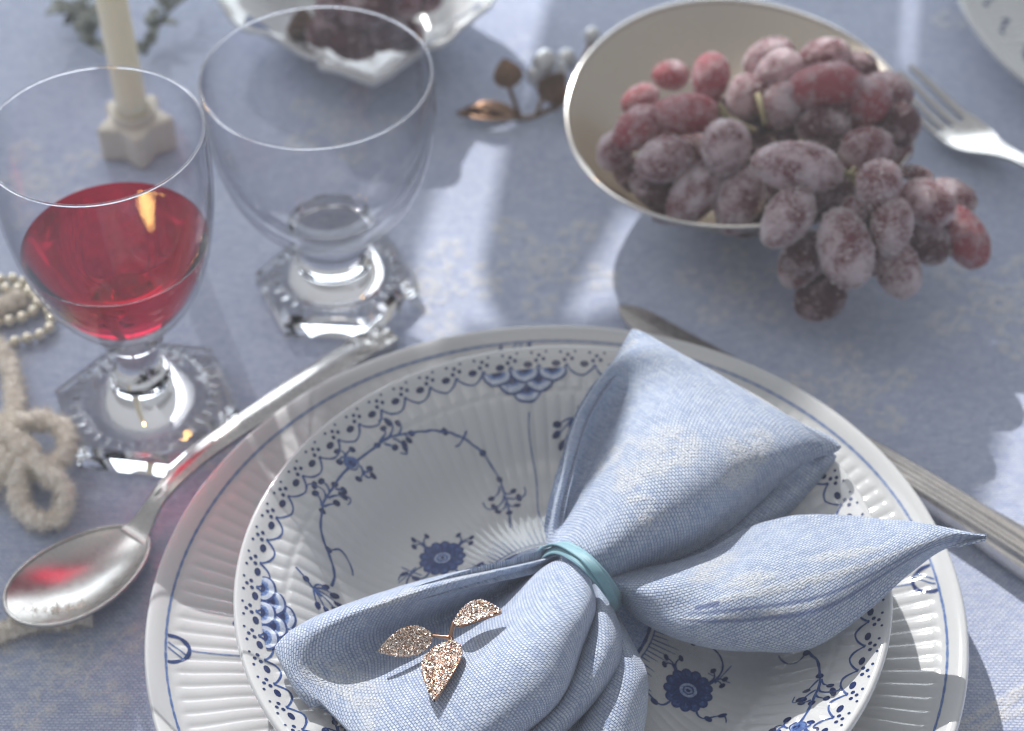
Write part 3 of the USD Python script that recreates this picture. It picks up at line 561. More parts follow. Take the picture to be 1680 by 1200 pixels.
fold('front_fold', Cn, [(.80, .42, .10, .16, .2), (.86, .62, .08, .10, 0), (.30, .10, .16, .05, .1), (.55, .14, .08, .06, .3), (.88, .30, .06, .07, 0)], seed=14, rot=-.35, n=150, m=150)
D1 = [[(962,950,.038),(974,957,.045),(986,966,.045),(994,975,.037)], [(962,1000,.038),(984,1000,.050),(1000,1002,.048),(1009,1005,.038)], [(945,1060,.038),(975,1055,.052),(1004,1058,.051),(1024,1066,.038)],
      [(915,1125,.038),(950,1118,.052),(985,1114,.050),(1010,1110,.038)], [(870,1185,.038),(905,1178,.050),(945,1172,.048),(968,1162,.037)], [(800,1255,.036),(840,1252,.046),(880,1240,.044),(910,1215,.034)]]
fold('side_pleat', D1, seed=15, rot=-.5, n=90, m=60)
D2 = [[(985,975,.032),(996,985,.036),(1004,992,.035),(1010,998,.030)], [(990,1050,.032),(1015,1062,.040),(1035,1072,.040),(1050,1078,.032)], [(975,1115,.032),(1010,1118,.043),(1044,1116,.042),(1064,1118,.033)],
      [(945,1180,.032),(985,1185,.044),(1028,1185,.042),(1060,1178,.032)], [(900,1265,.030),(960,1280,.042),(1000,1285,.040),(1034,1280,.030)]]
fold('lower_pleat', D2, seed=16, rot=-.6, n=80, m=60)

# teal ribbon round the gather
rib = thing('satin_ribbon', 'narrow teal satin ribbon tied round the gathered middle of the napkin', 'ribbon', loc=tuple(at(950, 925, .04)))
def band(pts, width, thick=.0007, twist=0.0, n=60):
    P = np.array([at(a, b, z) for a, b, z in pts]); p = spline(P, n); t = np.gradient(p, axis=0); t /= np.linalg.norm(t, axis=1, keepdims=True)
    c = p.mean(0); o = p - c; o -= t * (o * t).sum(1, keepdims=True); o /= np.linalg.norm(o, axis=1, keepdims=True); w = np.cross(t, o)
    tw = (twist * np.sin(np.linspace(0, 2 * PI, n)))[:, None]; o, w = o * np.cos(tw) + w * np.sin(tw), w * np.cos(tw) - o * np.sin(tw)
    k = np.linspace(-1, 1, 9); prof = [(q * width / 2, thick * (1.0 - .35 * q * q)) for q in k] + [(q * width / 2, -thick * .3) for q in k[::-1]]
    v = np.stack([p + w * a + o * b for a, b in prof], 1); uv = np.stack(np.broadcast_arrays(np.linspace(0, .15, n)[:, None], np.array([a for a, b in prof])[None]), -1).reshape(-1, 2)
    return (v.reshape(-1, 3), q2t(grid_faces(n, len(prof), True))), uv
loop = [(894,912,.034),(898,905,.045),(915,897,.0505),(940,905,.056),(962,921,.0590),(985,945,.0565),(1002,968,.050),(1012,985,.040),(1012,1000,.030)]
b1, u1 = band([(x, y + 2, z) for x, y, z in loop], .0054, thick=.0005, twist=.2); obj('ribbon_strand', b1, L_ribbon, rib, smooth=True, uv=u1)
b2, u2 = band([(x + 4 - 10 * abs(i - 4) / 4, y - 9 + 2.6 * i, z + .0012) for i, (x, y, z) in enumerate(loop)], .0030, thick=.0005, twist=-.4); obj('ribbon_strand', b2, L_ribbon, rib, smooth=True, uv=u2)

# glitter leaf sprig lying on the napkin
sprg = thing('glitter_sprig', 'rose gold glitter sprig with three leaves lying on the napkin', 'ornament', loc=tuple(at(739, 1044, .05)))
def leaf_mesh(base, tip, width, side, cup=.0014, n=22, m=9, thick=.0007):
    base, tip = np.array(base), np.array(tip); ax = tip - base; L = np.linalg.norm(ax); ax /= L
    side = np.array(side, float); side -= ax * (side @ ax); side /= np.linalg.norm(side); up = np.cross(ax, side)
    if up[2] < 0: up = -up
    u = np.linspace(0, 1, n); q = np.linspace(-1, 1, m)
    w = width / 2 * np.sin(PI * u ** .75) ** .85 + .00025
    top = base + ax * (L * u)[:, None, None] + side * (w[:, None] * q)[..., None] + up * (cup * (np.abs(q)[None] ** 1.5) * np.sin(PI * u)[:, None] + .0012 * np.sin(PI * u)[:, None])[..., None]
    lowr = top - up * thick; g = np.concatenate([top, lowr[:, ::-1]], 1)
    return (g.reshape(-1, 3), q2t(grid_faces(n, 2 * m, True))), top, up
def flakes(top, up, k, size, seed):
    r = np.random.default_rng(seed); n, m = top.shape[:2]; i, j = r.random(k) * (n - 1.001), r.random(k) * (m - 1.001)
    a, b = i.astype(int), j.astype(int); fa, fb = (i - a)[:, None], (j - b)[:, None]
    p = top[a, b] * (1 - fa) * (1 - fb) + top[a + 1, b] * fa * (1 - fb) + top[a, b + 1] * (1 - fa) * fb + top[a + 1, b + 1] * fa * fb
    nrm = up + r.normal(0, .42, (k, 3)); nrm /= np.linalg.norm(nrm, axis=1, keepdims=True)
    t = np.cross(nrm, r.normal(0, 1, (k, 3))); t /= np.linalg.norm(t, axis=1, keepdims=True); s = np.cross(nrm, t)
    p = p + up * (.0001 + .0004 * r.random(k))[:, None]; sz = size * (.6 + .8 * r.random(k))[:, None]
    ang = np.arange(5) * 2 * PI / 5; v = (p[:, None] + sz[:, None] * (np.cos(ang)[None, :, None] * t[:, None] + np.sin(ang)[None, :, None] * s[:, None])).reshape(-1, 3)
    o = np.arange(k)[:, None] * 5; f = np.vstack([np.hstack([o, o + 1, o + 2]), np.hstack([o, o + 2, o + 3]), np.hstack([o, o + 3, o + 4])])
    return v, f
J = at(739, 1046, 0.0530)
for i, (b_, t_, w, sd, cup) in enumerate([((709,1043,0.0510),(622,1069,0.0490),.0088,(0,.8,.45),.0008), ((739,1053,0.0545),(712,1149,0.0600),.0118,(1,0,.25),.0014), ((746,1020,0.0555),(822,1004,0.0605),.0118,(-.2,.8,-.35),.0010)]):
    lm, top, up = leaf_mesh(at(*b_), at(*t_), w, sd, cup)
    lf = obj('leaf', lm, L_glitter[1], sprg, smooth=True)
    for q, k in ((0, 1500), (1, 750), (2, 700)): obj('glitter', flakes(top, up, k, .00024, 50 + i * 3 + q), L_glitter[q], lf, kind='stuff')
stem = [tube(spline([J, at(725, 1045, 0.0523), at(709, 1043, 0.0510)], 12), .00062), tube(spline([J, at(741, 1050, 0.0538), at(739, 1055, 0.0545)], 8), .00075), tube(spline([J, at(741, 1034, 0.0543), at(746, 1020, 0.0557)], 10), .00078)]
obj('stem', join(stem), L_glitter[1], sprg, smooth=True)

# ------------------------------------------------------------------ drinking glasses
def hexfoot(c, R, rot, z0, z1, z2, inset):
    def ring(r, z): return [[c[0] + r * math.cos(rot + k * PI / 3), c[1] + r * math.sin(rot + k * PI / 3), z] for k in range(6)]
    return m3.Manifold.hull_points(np.array(ring(R - .0008, z0) + ring(R, z0 + .0008) + ring(R, z1) + ring(R - inset, z2)))
def to_m3(vf): return m3.Manifold(m3.Mesh(np.asarray(vf[0], np.float32), np.asarray(vf[1], np.uint32)))
def goblet(name, label, c, hexR, rot, foot_prof, bead_r, beads, outer, inner, bead_z):
    g = thing(name, label, 'drinking glass', loc=(c[0], c[1], 0))
    z_top = foot_prof[0][1]
    m = hexfoot(c, hexR, math.radians(rot), .0006, .0082, .0104, .0030) + to_m3(lathe([(0, .003)] + foot_prof[::-1] + [(0, z_top)], (c[0], c[1], 0), 72, close=False))
    dents = m3.Manifold()
    bl = []
    for k in range(beads):
        a = 2 * PI * k / beads; s = m3.Manifold.sphere(1.0, 16).scale([.0026, .0009, .0008]).rotate([0, 0, math.degrees(a)]).translate([c[0] + bead_r * math.cos(a), c[1] + bead_r * math.sin(a), bead_z]); bl.append(s)
    m = m + m3.Manifold.batch_boolean(bl, m3.OpType.Add)
    obj('foot', m, L_glass, g, smooth=35)
    prof = spline(outer, 60).tolist() + [[outer[-1][0] - .0003, outer[-1][1] + .0004], [inner[-1][0] + .0002, inner[-1][1] + .0004]] + spline(inner, 60)[::-1].tolist()
    obj('bowl', lathe(prof, (c[0], c[1], 0), 128), L_pane, g, smooth=50)
    rr, rz = (outer[-1][0] + inner[-1][0]) / 2, outer[-1][1] + .0003; a = np.linspace(0, 2 * PI, 13)[:-1]
    obj('rim', lathe([(rr + .00050 * math.cos(t), rz + .00042 * math.sin(t)) for t in a], (c[0], c[1], 0), 128), L_glass, g, smooth=True)
    return g
g1c = (-.1498, .1175)
o1 = [(.0003, .0478), (.0085, .0480), (.0165, .0520), (.0235, .0598), (.0288, .0700), (.0327, .0820), (.0356, .0960), (.0372, .1120), (.0375, .1240), (.0371, .1352)]
i1 = [(.0003, .0505), (.0082, .0510), (.0157, .0546), (.0225, .0618), (.0278, .0716), (.0318, .0832), (.0348, .0966), (.0360, .1120), (.0364, .1240), (.0361, .1352)]
goblet('wine_glass', 'clear goblet with hexagonal foot holding red wine', g1c, .0355, -10, [(.0105, .0482), (.0112, .0455), (.0118, .0428), (.0100, .0400), (.0076, .0376), (.0072, .0345), (.0080, .0310), (.0100, .0260), (.0130, .0205), (.0175, .0150), (.0220, .0115), (.0250, .0104), (.0250, .004)], .0255, 34, o1, i1, .0104)
wz = .0868; iw = np.array([q for q in spline(i1, 120) if q[1] < wz]); rw = iw[-1][0] - .00015
wine = [(max(r - .00012, .0001), z + .00015) for r, z in iw[:-2]] + [(rw + .0001, wz - .0006), (rw, wz + .0002), (rw - .0012, wz - .0003), (rw - .004, wz - .0004), (.0001, wz - .0004)]
tag(obj('red_wine', lathe(wine, (*g1c, 0), 128), L_wine, smooth=50), 'red wine filling the lower part of the goblet', 'wine')
g2c = (-.0811, .1835)
o2 = [(.0003, .0362), (.0095, .0362), (.0160, .0373), (.0238, .0412), (.0318, .0496), (.0378, .0625), (.0414, .0780), (.0430, .0920), (.0427, .1074)]
i2 = [(.0003, .0410), (.0090, .0411), (.0138, .0420), (.0212, .0462), (.0294, .0540), (.0358, .0655), (.0399, .0790), (.0418, .0920), (.0417, .1074)]
goblet('empty_glass', 'empty clear tumbler on a short stem with hexagonal foot', g2c, .0325, -6, [(.0166, .0368), (.0162, .0345), (.0150, .0310), (.0138, .0270), (.0140, .0230), (.0155, .0185), (.0185, .0140), (.0215, .0112), (.0230, .0104), (.0230, .004)], .0235, 30, o2, i2, .0104)

# ------------------------------------------------------------------ candle
cc = at(226, 226, .005); cx, cy = cc[0], cc[1]
st = thing('candle_holder', 'small cream star-shaped holder under the ivory candle', 'candle holder', loc=(cx, cy, 0))
star = Polygon([((.0195 if k % 2 == 0 else .0112) * math.cos(PI / 5 * k + math.radians(-78)), (.0195 if k % 2 == 0 else .0112) * math.sin(PI / 5 * k + math.radians(-78))) for k in range(10)]).buffer(-.003).buffer(.003, quad_segs=6)
lay = []
for ins, z in ((.0006, .0008), (0, .0016), (0, .0150), (.0006, .0162), (.0016, .0168)):
    q = star.buffer(-ins); ring_ = np.array([q.exterior.interpolate(t, normalized=True).coords[0] for t in np.linspace(0, 1, 120, endpoint=False)]); lay.append(np.c_[ring_, np.full(120, z)])
v = np.vstack(lay + [np.array([[0, 0, .0168], [0, 0, .0008]])]); f = q2t(grid_faces(5, 120, True)); k = np.arange(120)
f = np.vstack([f, np.stack([480 + k, 480 + (k + 1) % 120, np.full(120, 600)], 1), np.stack([(k + 1) % 120, k, np.full(120, 601)], 1)])
obj('star_body', (v + [cx, cy, 0], f), L_chalk, st, smooth=40)
obj('candle_cup', lathe([(.0068, .0165), (.0092, .0165), (.0090, .0200), (.0082, .0208), (.0072, .0204), (.0068, .0190)], (cx, cy, 0), 40), L_chalk, st, smooth=40)
cn = thing('candle', 'slim ivory taper candle burning in the star holder', 'candle', loc=(cx, cy, .017))
lean = np.array([-.002, 0.0])
cp = [np.array([cx + lean[0] * t, cy + lean[1] * t, .0172 + .178 * t]) for t in np.linspace(0, 1, 24)]
obj('wax', tube(cp, np.r_[np.linspace(.0066, .0060, 22), .0056, .0040], 28), L_wax, cn, smooth=50)
tip = cp[-1]
obj('wick', tube([tip - [0, 0, .001], tip + [0, 0, .004], tip + [.0006, 0, .008]], .0006, 6), L_wick, cn, smooth=True)
obj('flame', lathe([(.0001, .004), (.0020, .006), (.0031, .010), (.0029, .014), (.0016, .020), (.0001, .027)], tuple(tip), 24, close=False), L_flame, cn, smooth=True)

# ------------------------------------------------------------------ steel bowl and sugared grapes
bc = np.array([.0817, .2372]); bR, bz = .0703, .0440
sb = thing('steel_bowl', 'round satin steel bowl filled with sugared grapes', 'bowl', loc=(bc[0], bc[1], 0))
ou = [(.0003, .0052), (.014, .0054), (.026, .0082), (.042, .0165), (.056, .0278), (.066, .0382), (.0701, .0435)]
inn = [(.0003, .0066), (.014, .0068), (.026, .0098), (.0415, .0181), (.055, .0291), (.0648, .0392), (.0691, .0438)]
def wave(vf):
    v, f = vf; d = v[:, :2] - bc; r, t = np.hypot(d[:, 0], d[:, 1]), np.arctan2(d[:, 1], d[:, 0])
    v = v.copy(); v[:, 2] += (r / bR) ** 3 * (.0030 * np.cos(2 * (t - 2.0)) + .0022 * np.sin(t + .2)); return v, f
obj('bowl_shell', wave(lathe(spline(ou, 50).tolist() + spline(inn, 50)[::-1].tolist(), (*bc, 0), 128)), L_bowl_in, sb, smooth=50)
obj('foot_ring', lathe([(.0135, .0003), (.0165, .0003), (.0172, .0050), (.0180, .0062), (.0135, .0054)], (*bc, 0), 64), L_bowl_rim, sb, smooth=40)
a = np.linspace(0, 2 * PI, 13)[:-1]
obj('rim', wave(lathe([(.0697 + .0010 * math.cos(t), .0440 + .0009 * math.sin(t)) for t in a], (*bc, 0), 128)), L_bowl_rim, sb, smooth=True)

ico = trimesh.creation.icosphere(4)
IV, IF = np.array(ico.vertices), np.array(ico.faces)
OCT = np.array([[1, 0, 0], [-1, 0, 0], [0, 1, 0], [0, -1, 0], [0, 0, 1], [0, 0, -1.]]); OF = np.array([[0, 2, 4], [2, 1, 4], [1, 3, 4], [3, 0, 4], [2, 0, 5], [1, 2, 5], [3, 1, 5], [0, 3, 5]])
def grape(px, py, la, lb, ang, z, kind, seed, bunch, tilt=0.0, sugar=200):
    p = at(px, py, z); dep = (p - CAM_C) @ CAM_F; s = dep / F_PX; r = np.random.default_rng(seed)
    A_, B_ = la * s * 1.06, lb * s * .96; th = math.radians(ang)
    ax = CAM_R * math.cos(th) + np.array([0, .75, .66]) * math.sin(th) + np.array([0, -.66, .75]) * tilt; ax /= np.linalg.norm(ax)
    e2 = np.cross(ax, r.normal(0, 1, 3)); e2 /= np.linalg.norm(e2); e3 = np.cross(ax, e2)
    d = meshkit.fbm(IV * 2.2 + seed * 7.3, 3, seed) - .5; d2 = meshkit.fbm(IV * 9 + seed, 2, seed + 5) - .5
    k = (1 + .10 * d + .05 * d2)[:, None]
    loc = IV * k * [A_, B_, B_]; loc[:, 1:] *= (1 + .10 * IV[:, :1])            # a little wider at one end
    v = p + loc[:, :1] * ax + loc[:, 1:2] * e2 + loc[:, 2:] * e3
    g = obj('grape', (v, IF), L_grape[kind], bunch, smooth=True)
    if sugar:
        n = {'white': 1.5, 'mid': 1.0, 'red': .6, 'dark': .5}[kind]; k = int(sugar * n * 2.6); idx = r.integers(0, len(IV), k)
        c = v[idx] + (v[idx] - p) * .012; sz = .00014 + .00042 * r.random((k, 1)) ** 3; q = r.normal(0, 1, (k, 6, 3)) * .35 + OCT
        vv = (c[:, None] + q * sz[:, None]).reshape(-1, 3); ff = (np.arange(k)[:, None, None] * 6 + OF).reshape(-1, 3)
        crystals.append((vv, ff))
    return p
def bunch(name, label, lst, seed, stalks, base, group=None, sugar=200):
    global crystals
    b = thing(name, label, 'grapes', group, loc=tuple(at(*base))); crystals = []
    for i, row in enumerate(lst): grape(*row[:7], seed + i, b, *(row[7:8] or (0.0,)), sugar=sugar)
    if crystals: obj('sugar_crystals', join(crystals), L_sugar, b, kind='stuff')
    for s in stalks: obj('stalk', tube(spline([at(*q) for q in s], 14), np.linspace(.0017, .0011, 14), 8), L_stalk, b, smooth=True)
left = [(1050,163,32,24,25,.050,'red'), (1100,124,29,26,0,.052,'red'), (1166,128,41,32,80,.058,'red'), (1122,187,54,35,4,.062,'red'), (1046,212,44,35,35,.056,'red'), (1008,248,32,30,60,.047,'mid'),
        (1090,262,46,40,20,.056,'mid'), (1190,243,46,42,75,.062,'white'), (1224,160,38,34,70,.058,'mid'), (1075,312,44,32,-30,.040,'dark'), (1140,318,58,40,52,.046,'mid'), (1212,330,56,40,68,.046,'mid'),
        (1035,285,34,28,-40,.036,'dark'), (1160,195,36,34,20,.044,'dark'), (1130,260,42,38,50,.040,'dark'), (1185,300,44,38,60,.036,'dark'), (1100,345,34,24,10,.032,'dark'), (1090,210,40,36,10,.044,'dark'),
        (1258,292,44,36,20,.036,'dark'), (1262,335,42,36,60,.030,'dark'), (1240,262,42,36,10,.038,'dark'), (1232,355,40,34,40,.030,'dark'), (1200,190,36,32,50,.046,'dark'), (1215,215,34,30,20,.044,'dark')]
bunch('grape_bunch', 'sugared red grapes with thin frosting at the left of the steel bowl', left, 100, [[(1175,183,.060),(1190,190,.062),(1215,205,.058),(1240,215,.054)], [(1190,190,.062),(1185,178,.064),(1178,172,.065)]], (1130, 250, .02))
back = [(1262,96,42,34,20,.058,'white'), (1277,120,42,36,40,.064,'white'), (1352,95,42,33,10,.058,'mid'), (1352,143,62,41,8,.068,'red'), (1285,174,38,37,60,.060,'mid'), (1422,168,40,40,60,.062,'red'), (1452,160,40,46,70,.056,'mid'),
        (1352,208,44,38,10,.058,'dark'), (1422,244,42,37,0,.060,'mid'), (1470,205,38,42,70,.052,'dark'), (1310,218,40,36,30,.046,'dark'), (1262,198,38,34,20,.044,'dark'), (1390,200,40,36,30,.048,'dark'), (1385,255,38,34,0,.046,'dark'),
        (1300,130,38,34,0,.046,'dark'), (1400,120,40,34,20,.050,'dark'), (1340,180,36,34,0,.046,'dark'), (1465,250,34,30,50,.042,'mid')]
bunch('grape_bunch', 'sugared grapes heaped at the back of the steel bowl', back, 200, [[(1240,150,.060),(1250,180,.062),(1255,205,.058)]], (1360, 190, .02))
front = [(1308,275,71,45,-8,.068,'white'), (1292,358,53,40,52,.058,'white'), (1386,407,64,47,-78,.052,'white'), (1441,303,41,38,60,.066,'mid'), (1463,372,46,36,80,.056,'mid'), (1470,435,54,38,-70,.040,'white'), (1520,332,46,40,-30,.050,'mid'),
         (1580,385,58,37,-62,.034,'red'), (1562,322,40,28,-25,.042,'mid'), (1345,487,44,42,40,.022,'dark'), (1322,420,42,40,40,.040,'dark'), (1312,432,42,36,60,.036,'mid'), (1520,392,44,38,-50,.034,'dark'), (1380,320,44,36,10,.050,'dark'), (1345,330,42,36,40,.048,'dark'),
         (1425,370,34,30,40,.044,'dark'), (1400,350,30,24,60,.056,'mid'), (1500,285,30,14,-12,.050,'dark'), (1530,370,36,32,-40,.036,'dark'), (1440,420,34,30,60,.034,'dark')]
bunch('grape_bunch', 'thickly sugared grapes spilling over the front rim of the steel bowl', front, 300, [[(1330,250,.060),(1375,275,.066),(1400,295,.064),(1430,330,.058)], [(1395,290,.066),(1402,275,.067)]], (1400, 380, .02), sugar=320)

# ------------------------------------------------------------------ cutlery
az = math.atan2(.1015, .087)
bo = at(131, 941, .0075)
spn = thing('table_spoon', 'steel table spoon lying with its bowl left of the plates', 'spoon', loc=tuple(bo))
c_, s_ = math.cos(az), math.sin(az)
def spoon_bowl():
    n, m = 26, 72; rr = np.linspace(.01, 1, n); t = np.linspace(0, 2 * PI, m, endpoint=False)
    L_, W_ = .0288, .0190
    s0 = rr[:, None] * np.cos(t) * L_; w0 = rr[:, None] * np.sin(t) * W_ * (1 + .13 * np.cos(t) * -1)
    dz = -.0056 * (1 - rr[:, None] ** 2.2) + 0 * t
    top = np.stack([s0, w0, dz], -1); low = top - [0, 0, .0013]; low[-1] = top[-1] - [0, 0, .0007]
    g = np.concatenate([top, low[::-1]]); return g.reshape(-1, 3), q2t(grid_faces(2 * n, m, True))
v, f = spoon_bowl(); pt, rl = math.radians(6), math.radians(7)
z_ = v[:, 2] - np.tan(pt) * v[:, 0] - np.tan(rl) * v[:, 1]
tl = np.linspace(0, 2 * PI, 73); ev, ef = tube(np.stack([.0288 * np.cos(tl), .0190 * np.sin(tl) * (1 - .13 * np.cos(tl)), 0 * tl], 1), .00075, 8, caps=False)
e_z = ev[:, 2] - np.tan(pt) * ev[:, 0] - np.tan(rl) * ev[:, 1]
lie = lambda v, z: np.stack([bo[0] + v[:, 0] * c_ - v[:, 1] * s_, bo[1] + v[:, 0] * s_ + v[:, 1] * c_, bo[2] + z], -1)
obj('bowl', join([(lie(v, z_), f), (lie(ev, e_z), ef)]), L_steel, spn, smooth=60)
outl = [(.0245, .0062), (.0290, .0045), (.034, .0034), (.045, .0034), (.075, .0042), (.120, .0058), (.150, .0068), (.158, .0066), (.1600, .0055)]
ol = spline(outl, 60); hp = Polygon(np.vstack([ol, (ol * [1, -1])[::-1]]))
zc = CubicSpline([.0245, .030, .036, .046, .062, .085, .12, .16], [-.0045, -.0018, .0030, .0075, .0090, .0070, .0020, -.0045])
obj('handle', bend(hp, .0018, lambda s: zc(np.clip(s, .0245, .16)), bo, az, .0035, wfun=lambda s, w: .0006 * np.cos(np.clip(np.abs(w) / .005, 0, 1) * PI) * (s > .04) + .0007 * np.clip((s - .135) / .01, 0, 1) * np.sin(np.abs(w) * 4200)), L_steel, spn, smooth=45)

k0, k1 = at(1014, 508, .004), at(1681, 900, .009); kaz = math.atan2(k1[1] - k0[1], k1[0] - k0[0])
kn = thing('table_knife', 'steel table knife with ridged handle lying right of the plates', 'knife', loc=tuple(k0))
bl = Polygon(spline([(0, 0), (.004, .0035), (.02, .0062), (.06, .0078), (.105, .0074)], 40).tolist() + spline([(.105, -.0072), (.06, -.0084), (.02, -.0074), (.004, -.003), (0, 0)], 40).tolist()).buffer(0)
obj('blade', bend(bl, .0012, lambda s: .0005 + .003 * np.clip(s / .11, 0, 1), k0, kaz, .004, wfun=lambda s, w: .0006 * (1 - np.clip(np.abs(w) / .008, 0, 1))), L_steel, kn, smooth=40)
hd = Polygon(np.vstack([spline([(.1053, .0056), (.125, .0058), (.17, .0070), (.205, .0080), (.214, .0068)], 40), spline([(.214, -.0068), (.205, -.0080), (.17, -.0070), (.125, -.0058), (.1053, -.0056)], 40)]))
obj('handle', bend(hd, .0052, lambda s: .0008 + .002 * np.sin(np.clip((s - .1) / .11, 0, 1) * PI), k0, kaz, .0022, wfun=lambda s, w: .0005 * np.cos(np.clip(np.abs(w) / .0070, 0, 1) * 3.2 * PI) - .0014 * np.clip((np.abs(w) - .003) / .004, 0, 1) ** 2), L_steel, kn, smooth=35)

fk0 = at(1464, 138, .006); fn = at(1656, 262, .010); faz = math.atan2(fn[1] - fk0[1], fn[0] - fk0[0])
fk = thing('table_fork', 'steel fork lying between the grape bowl and the far right plate', 'fork', loc=tuple(fk0))
tin = unary_union([Polygon([(.002, y - .0010), (.0, y), (.002, y + .0010), (.040, y + .0017), (.040, y - .0017)]) for y in (-.0090, -.0030, .0030, .0090)])
hw = spline([(.037, .0108), (.044, .0112), (.052, .0096), (.060, .0060), (.068, .0036), (.085, .0030), (.13, .0045), (.19, .0064), (.195, .0050)], 60)
head = unary_union([tin, Polygon(np.vstack([hw, (hw * [1, -1])[::-1]]))]).buffer(.0004).buffer(-.0004)
fz = CubicSpline([0, .02, .045, .062, .075, .10, .15, .2], [.004, .0008, -.0012, .0030, .0066, .0075, .003, -.003])
hp1, hp2 = head.intersection(Polygon([(-.01, -.05), (.066, -.05), (.066, .05), (-.01, .05)])), head.intersection(Polygon([(.0662, -.05), (.3, -.05), (.3, .05), (.0662, .05)]))
for nm, pg in (('tines', hp1), ('handle', hp2)):
    obj(nm, bend(pg, .0017, lambda s: fz(np.clip(s, 0, .2)), fk0, faz, .004, wfun=lambda s, w: .0012 * (w / .01) ** 2 * np.clip((.06 - s) / .02, 0, 1)), L_steel, fk, smooth=40)

# ------------------------------------------------------------------ far dishes
rim = [(357,-4),(378,26),(409,46),(445,58),(483,76),(521,94),(523,110),(566,121),(611,131),(655,108),(704,80),(752,45),(801,12),(812,-20)]
rp = np.array([at(a, b, .030)[:2] for a, b in rim]); dc = np.array([-.0752, .352])
back_ = [dc + (p - dc) @ np.array([[math.cos(2.9), math.sin(2.9)], [-math.sin(2.9), math.cos(2.9)]]) for p in rp[1:-1]]
rp2 = np.vstack([rp, back_]); th = np.arctan2(rp2[:, 1] - dc[1], rp2[:, 0] - dc[0]); o = np.argsort(th); th, rr = th[o], np.hypot(*(rp2[o] - dc).T)
tt = np.linspace(-PI, PI, 240, endpoint=False); rad = np.interp(tt, np.r_[th - 2 * PI, th, th + 2 * PI], np.r_[rr, rr, rr])
levels = [(.02, .006), (.45, .006), (.58, .009), (.72, .017), (.86, .025), (.95, .0292), (1.0, .0300), (1.012, .0288), (1.0, .0272), (.95, .0258), (.86, .021), (.72, .0128), (.58, .0048), (.48, .0018), (.44, .0008), (.02, .0014)]
g = np.array([np.stack([dc[0] + rad * k * np.cos(tt), dc[1] + rad * k * np.sin(tt), np.full_like(tt, z) + (.0015 * np.sin(10 * tt) if 0.5 < k else 0)], -1) for k, z in levels])
dish = thing('scalloped_dish', 'white scalloped porcelain dish with blue painting behind the empty glass', 'dish', loc=(dc[0], dc[1], 0))
mm = trimesh.Trimesh(g.reshape(-1, 3), q2t(grid_faces(len(levels), 240, True)), process=False); mm.fix_normals()
obj('dish_body', mm, L_porcelain, dish, smooth=50)
fl = []
def dish_z(k): return np.interp(k, [.02, .45, .58, .72, .86, .95, 1.0], [.006, .006, .009, .017, .025, .0292, .030])
for a, k, s in ((-1.05, .80, 1), (-1.55, .78, 1.1), (-2.1, .78, 1), (-2.7, .80, 1.2), (-.35, .82, 1.3), (.3, .8, 1), (-2.4, .68, .8), (-.7, .7, .9)):
    for j in range(7):
        b = j * .9; q = np.array([k, 0]) ; aa = a + .07 * s * math.cos(b) * (j > 0); kk = k + .06 * s * math.sin(b) * (j > 0)
        r_ = np.interp(aa, tt, rad); x, y = dc[0] + r_ * kk * math.cos(aa), dc[1] + r_ * kk * math.sin(aa)
        v, f, t = dot(0, 0, .0030 * s, .0018 * s, b, tone=.85, edge=.5, n=10, rings=2); fl.append((np.c_[v + [x, y], np.full(len(v), 0)], f, t))
v, f, t = merge(fl); k_ = np.hypot(v[:, 0] - dc[0], v[:, 1] - dc[1]) / np.interp(np.arctan2(v[:, 1] - dc[1], v[:, 0] - dc[0]), tt, rad)
v[:, 2] = dish_z(k_) + .0006 + .0015 * np.sin(10 * np.arctan2(v[:, 1] - dc[1], v[:, 0] - dc[0])) * (k_ > .5)
obj('blue_flowers', (v, f), L_cobalt, dish, smooth=True, var={'tone': t})
far = [(535,52,34,30,20,.030,'dark'), (580,70,40,32,0,.028,'dark'), (628,52,40,34,30,.034,'dark'), (600,20,44,36,0,.044,'dark'), (650,10,40,36,40,.040,'mid'), (555,10,40,34,20,.040,'dark'), (660,60,34,28,10,.026,'dark'), (620,-20,44,38,0,.050,'dark'), (560,-25,44,36,10,.046,'mid'), (690,-10,38,34,0,.036,'dark')]
bunch('dried_fruit', 'dark frosted fruit heaped in the scalloped dish', far, 400, [], (600, 20, .01), sugar=60)
cp_ = thing('copper_leaf', 'small copper coloured leaf tucked beside the fruit in the scalloped dish', 'leaf', loc=tuple(at(500, 50, .02)))
lm, _, _ = leaf_mesh(at(500, 72, .022), at(496, 12, .040), .014, (1, 0, .1)); obj('blade', lm, L_copper, cp_, smooth=True)
obj('stem', tube(spline([at(500, 72, .022), at(506, 80, .018), at(515, 86, .015)], 8), .0008), L_copper, cp_, smooth=True)

pa, pb, pc = (at(a, b, .022)[:2] for a, b in ((1575, 0), (1615, 62), (1680, 128)))
d1, d2 = pb - pa, pc - pa; Dd = 2 * (d1[0] * d2[1] - d1[1] * d2[0]); ux = (d2[1] * (d1 @ d1) - d1[1] * (d2 @ d2)) / Dd; uy = (d1[0] * (d2 @ d2) - d2[0] * (d1 @ d1)) / Dd
mid = (pa + pc) / 2; nrm = np.array([-(pc - pa)[1], (pc - pa)[0]]); nrm /= np.linalg.norm(nrm); nrm *= np.sign(nrm[0]); hl = np.linalg.norm(pc - pa) / 2
fpc = mid + nrm * math.sqrt(.130 ** 2 - hl ** 2)
fp = Plate(fpc[0], fpc[1], [(0, .0070), (.06, .0070), (.080, .0075), (.088, .0105), (.096, .0140), (.110, .0170), (.1225, .0200), (.1295, .0222), (.130, .0222)], 120, .090, .1218, .0006, 0)
farp = thing('side_plate', 'white fluted plate with blue marks at the far right corner', 'plate', loc=(fpc[0], fpc[1], 0))
obj('plate_body', fp.body(.004), L_porcelain, farp, smooth=40)
mk = []
